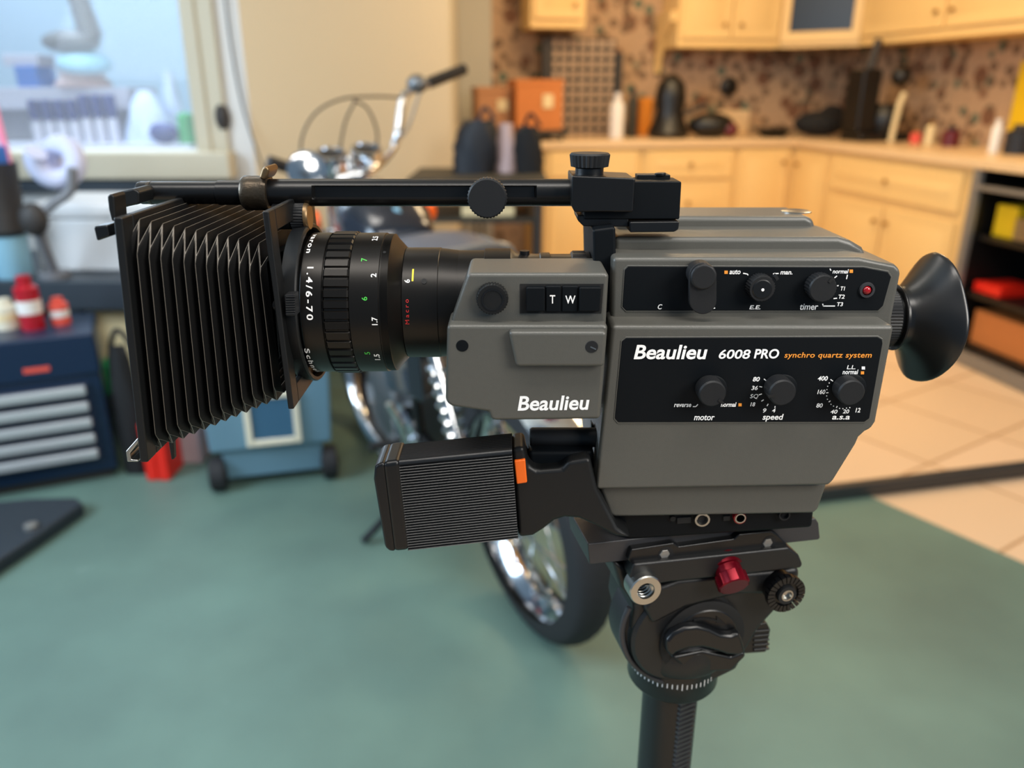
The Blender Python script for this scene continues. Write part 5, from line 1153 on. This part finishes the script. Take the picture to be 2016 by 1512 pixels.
bm = new(); prism(bm, TF, [(1240, 1134), (1248, 1111), (1553, 1078), (1574, 1094), (1581, 1110), (1578, 1119), (1318, 1147), (1262, 1156), (1245, 1150)], KP - .011, .03); obj('head_clamp', bm, 'tripod_black', tp, bevel=.002)
bm = new(); prism(bm, TF, [(1206, 1105), (1320, 1142), (1574, 1117), (1577, 1134), (1556, 1170), (1526, 1206), (1498, 1236), (1470, 1282), (1452, 1320), (1400, 1345), (1320, 1345), (1258, 1305), (1244, 1240), (1250, 1195), (1222, 1160)], KP + .002, .028); hd = obj('fluid_head', bm, 'tripod_black', tp, bevel=.006, seg=3)
bm = new(); disc_on(bm, TF, 1348, 1252, 104, KP - .001, KP + .01, 64, prof=[(0, .0425), (.0025, .0450), (.010, .0455), (.012, .0510), (.040, .0510)]); obj('head_housing', bm, 'tripod_black', hd)
bm = new(); prism(bm, TF, [(1336, 1142), (1574, 1119), (1575, 1136), (1540, 1172), (1452, 1172), (1350, 1198), (1285, 1232), (1268, 1200), (1290, 1160)], KP - .004, KP + .02); obj('head_arm', bm, 'tripod_black', hd, bevel=.004)
gx = [(1239, 1196), (1228, 1222), (1224, 1252), (1232, 1284), (1252, 1312), (1284, 1334), (1324, 1346), (1366, 1346), (1404, 1334)]
bm = new(); tube(bm, [TF.w(*TF.uv(x, y, KP + .006), KP + .006) for x, y in gx], .0024, 10); obj('housing_rim', bm, 'rail_grey', hd)
bm = new(); disc_on(bm, TF, 1385, 1261, 80, KP - .0043, KP + .004, 64); obj('dial_gap', bm, 'hole', hd)
# friction dial with wave grip
kd = KP - .010; cD = (1386, 1262)
bm = new(); disc_on(bm, TF, cD[0], cD[1], 75, kd + .005, kd + .012, 64, prof=[(0, .0285), (.0018, .0310), (.008, .0312)]); dial = obj('friction_dial', bm, 'black_smooth', tp)
topc = [(1312, 1264), (1326, 1248), (1348, 1237), (1374, 1234), (1398, 1240), (1420, 1250), (1440, 1252), (1456, 1246)]
botc = [(1469, 1286), (1454, 1292), (1432, 1290), (1408, 1282), (1384, 1276), (1356, 1278), (1334, 1286), (1322, 1296)]
lowc = [(1468, 1296), (1440, 1320), (1412, 1322), (1380, 1322), (1350, 1318), (1330, 1308), (1318, 1290)]
bm = new(); prism(bm, TF, topc + [(1463, 1262)] + botc + [(1312, 1282)], kd - .003, kd + .006); obj('dial_grip', bm, 'black_smooth', dial, bevel=.003, seg=3)
bm = new(); prism(bm, TF, [(1466, 1284), (1470, 1292), (1440, 1322), (1385, 1324), (1345, 1314), (1322, 1294), (1384, 1282), (1440, 1294)], kd + .001, kd + .006); obj('dial_lobe', bm, 'black_smooth', dial, bevel=.003)
bm = new(); arc = [(1366 + i * 6.5, 1220 - 4.5 * math.sin(i / 8 * 3.14) + i * .4) for i in range(8)]
prism(bm, TF, arc + [(1411, 1214), (1428, 1228), (1409, 1226)] + [(x, y + 4) for x, y in arc[::-1]], kd + .0042, kd + .0062); obj('arrow_mark', bm, 'hole', dial)
# bushings
bm = new(); kq = KP - .018; disc_on(bm, TF, 1272, 1164, 33, kq, KP - .004, 40, prof=[(.018, .0058), (.0, .0070), (.0, .0120), (.001, .0128), (.014, .0128)]); bs = obj('threaded_bushing', bm, 'steel', tp)
c0 = TF.w(*TF.uv(1271, 1165, kq), kq)
for i in range(5):
    bm = new(); lathe(bm, c0 - TF.n * (.002 + i * .003), -TF.n, [(0, .0072), (.001, .0058), (.0016, .0058), (.0028, .0072)], 28, cap0=False, cap1=False); obj('thread', bm, 'steel', bs)
bm = new(); lathe(bm, c0 - TF.n * .018, -TF.n, [(0, .0074), (.001, .0074)], 20); obj('bore', bm, 'hole', bs)
bm = new(); kq = KP - .014; c1, rr = disc_on(bm, TF, 1544, 1166, 30, kq, KP + .012, 40); c1 = TF.w(*TF.uv(1546, 1168, kq), kq)
nz = TF.n; a, e1, e2 = basis(nz)
for i in range(24):
    an = 2 * math.pi * i / 24; dr_ = e1 * math.cos(an) + e2 * math.sin(an); tg = -e1 * math.sin(an) + e2 * math.cos(an)
    q0 = [c1 + dr_ * .0105 + tg * .0010, c1 + dr_ * .0105 - tg * .0010, c1 + dr_ * .0162 - tg * .0017, c1 + dr_ * .0162 + tg * .0017]
    loft(bm, [[p - nz * .003 for p in q0], [p + nz * .0022 for p in q0]])
ro = obj('rosette', bm, 'black_smooth', tp)
bm = new(); lathe(bm, c1 + nz * .0035, -nz, [(.006, .0044), (0, .0050), (0, .0078), (.004, .0080)], 28); obj('rosette_hub', bm, 'black_knob', ro)
bm = new(); lathe(bm, c1 + nz * .0036, -nz, [(.004, .0034), (0, .0040), (0, .0050), (.003, .0050)], 24, cap0=False); obj('thread', bm, 'steel', ro)
# red safety catch
f1 = TF.w(*TF.uv(1446, 1156, KP - .022), KP - .022); ax = Vector((TF.n.x * math.cos(R(28)), TF.n.y * math.cos(R(28)), -math.sin(R(28))))
bm = new(); lathe(bm, f1, -ax, [(0, .0112, .0003), (.0008, .0126, .0012), (.010, .0126, .0012), (.0105, .0110), (.016, .0110), (.0165, .0130), (.034, .0135)], 24); obj('safety_catch', bm, 'red_anodised', tp)
# tension block behind
bm = new(); prism(bm, TF, [(1462, 1236), (1510, 1226), (1517, 1240), (1508, 1284), (1466, 1287)], KP + .020, KP + .05)
for i in range(5): y = 1240 + i * 9; prism(bm, TF, [(1484, y + 3), (1516, y), (1515, y + 4), (1484, y + 7)], KP + .0185, KP + .03)
obj('tension_lever', bm, 'black_smooth', tp, bevel=.0008)
# bowl, scale ring, column
def cz(v, r): return zat(v, TY - r)
Zt = Zc(TY, .75)
R1, R2, R3 = .0465, .0392, .0244
o3 = Vector((to.x, TY, 0))
bm = new(); za, zb_ = cz(1352, R1), cz(1250, R1 * .5)
lathe(bm, o3 + Vector((0, 0, za)), (0, 0, 1), [(0, R2 * .98), (.006, R1 * .96), (.010, R1), (.022, R1), (.030, R1 * .97), (.034, R1 * .9), (.046, R1 * .82), (.060, R1 * .6)], 64); bowl = obj('pan_base', bm, 'tripod_black', tp, sharp=25)
bm = new(); zc_ = cz(1388, R2); lathe(bm, o3 + Vector((0, 0, zc_)), (0, 0, 1), [(-.004, R2 * .8), (0, R2 * .97), (.002, R2), (za - zc_ + .002, R2)], 56); sr = obj('scale_ring', bm, 'black_smooth', tp)
bm = new()
for i in range(60):
    an = 2 * math.pi * i / 60; d = Vector((math.cos(an), math.sin(an), 0)); tg = Vector((-d.y, d.x, 0)); h = .0045 if i % 5 else .0065
    q = [o3 + d * (R2 + .0002) + tg * .0003, o3 + d * (R2 + .0002) - tg * .0003]
    z_ = za - .0095 + (0 if i % 5 else -.001)
    face(bm, [q[0] + Vector((0, 0, z_)), q[1] + Vector((0, 0, z_)), q[1] + Vector((0, 0, z_ + h)), q[0] + Vector((0, 0, z_ + h))])
obj('scale_marks', bm, 'white_ink', sr)
bm = new(); cyl(bm, o3 + Vector((0, 0, .30)), o3 + Vector((0, 0, zc_ + .002)), R3, R3, 48); co = obj('centre_column', bm, 'black_smooth', tp)
bm = new(); d = Vector((math.sin(R(26)), -math.cos(R(26)), 0)); tg = Vector((math.cos(R(26)), math.sin(R(26)), 0))
z_ = .36
while z_ < zc_ - .012:
    q = [o3 + d * (R3 - .003) - tg * .0095, o3 + d * (R3 - .003) + tg * .0095, o3 + d * (R3 + .0012) + tg * .0085, o3 + d * (R3 + .0012) - tg * .0085]
    loft(bm, [[p + Vector((0, 0, z_)) for p in q], [p + Vector((0, 0, z_ + .0026)) for p in q]]); z_ += .0052
obj('gear_rack', bm, 'rail_grey', co)
bm = new(); lathe(bm, o3 + Vector((0, 0, .36)), (0, 0, 1), [(0, .03), (.01, .045), (.06, .045), (.07, .03)], 32); obj('leg_spider', bm, 'tripod_black', tp)
for i in range(3):
    an = R(270 + 30 + 120 * i); d = Vector((math.cos(an), math.sin(an), 0))
    bm = new(); tube(bm, [o3 + d * .04 + Vector((0, 0, .40)), o3 + d * .36 + Vector((0, 0, .02))], .014, 14, smooth=0); lg = obj('leg', bm, 'tripod_black', tp)
    bm = new(); ball(bm, o3 + d * .365 + Vector((0, 0, .018)), .018); obj('rubber_foot', bm, 'rubber', lg)
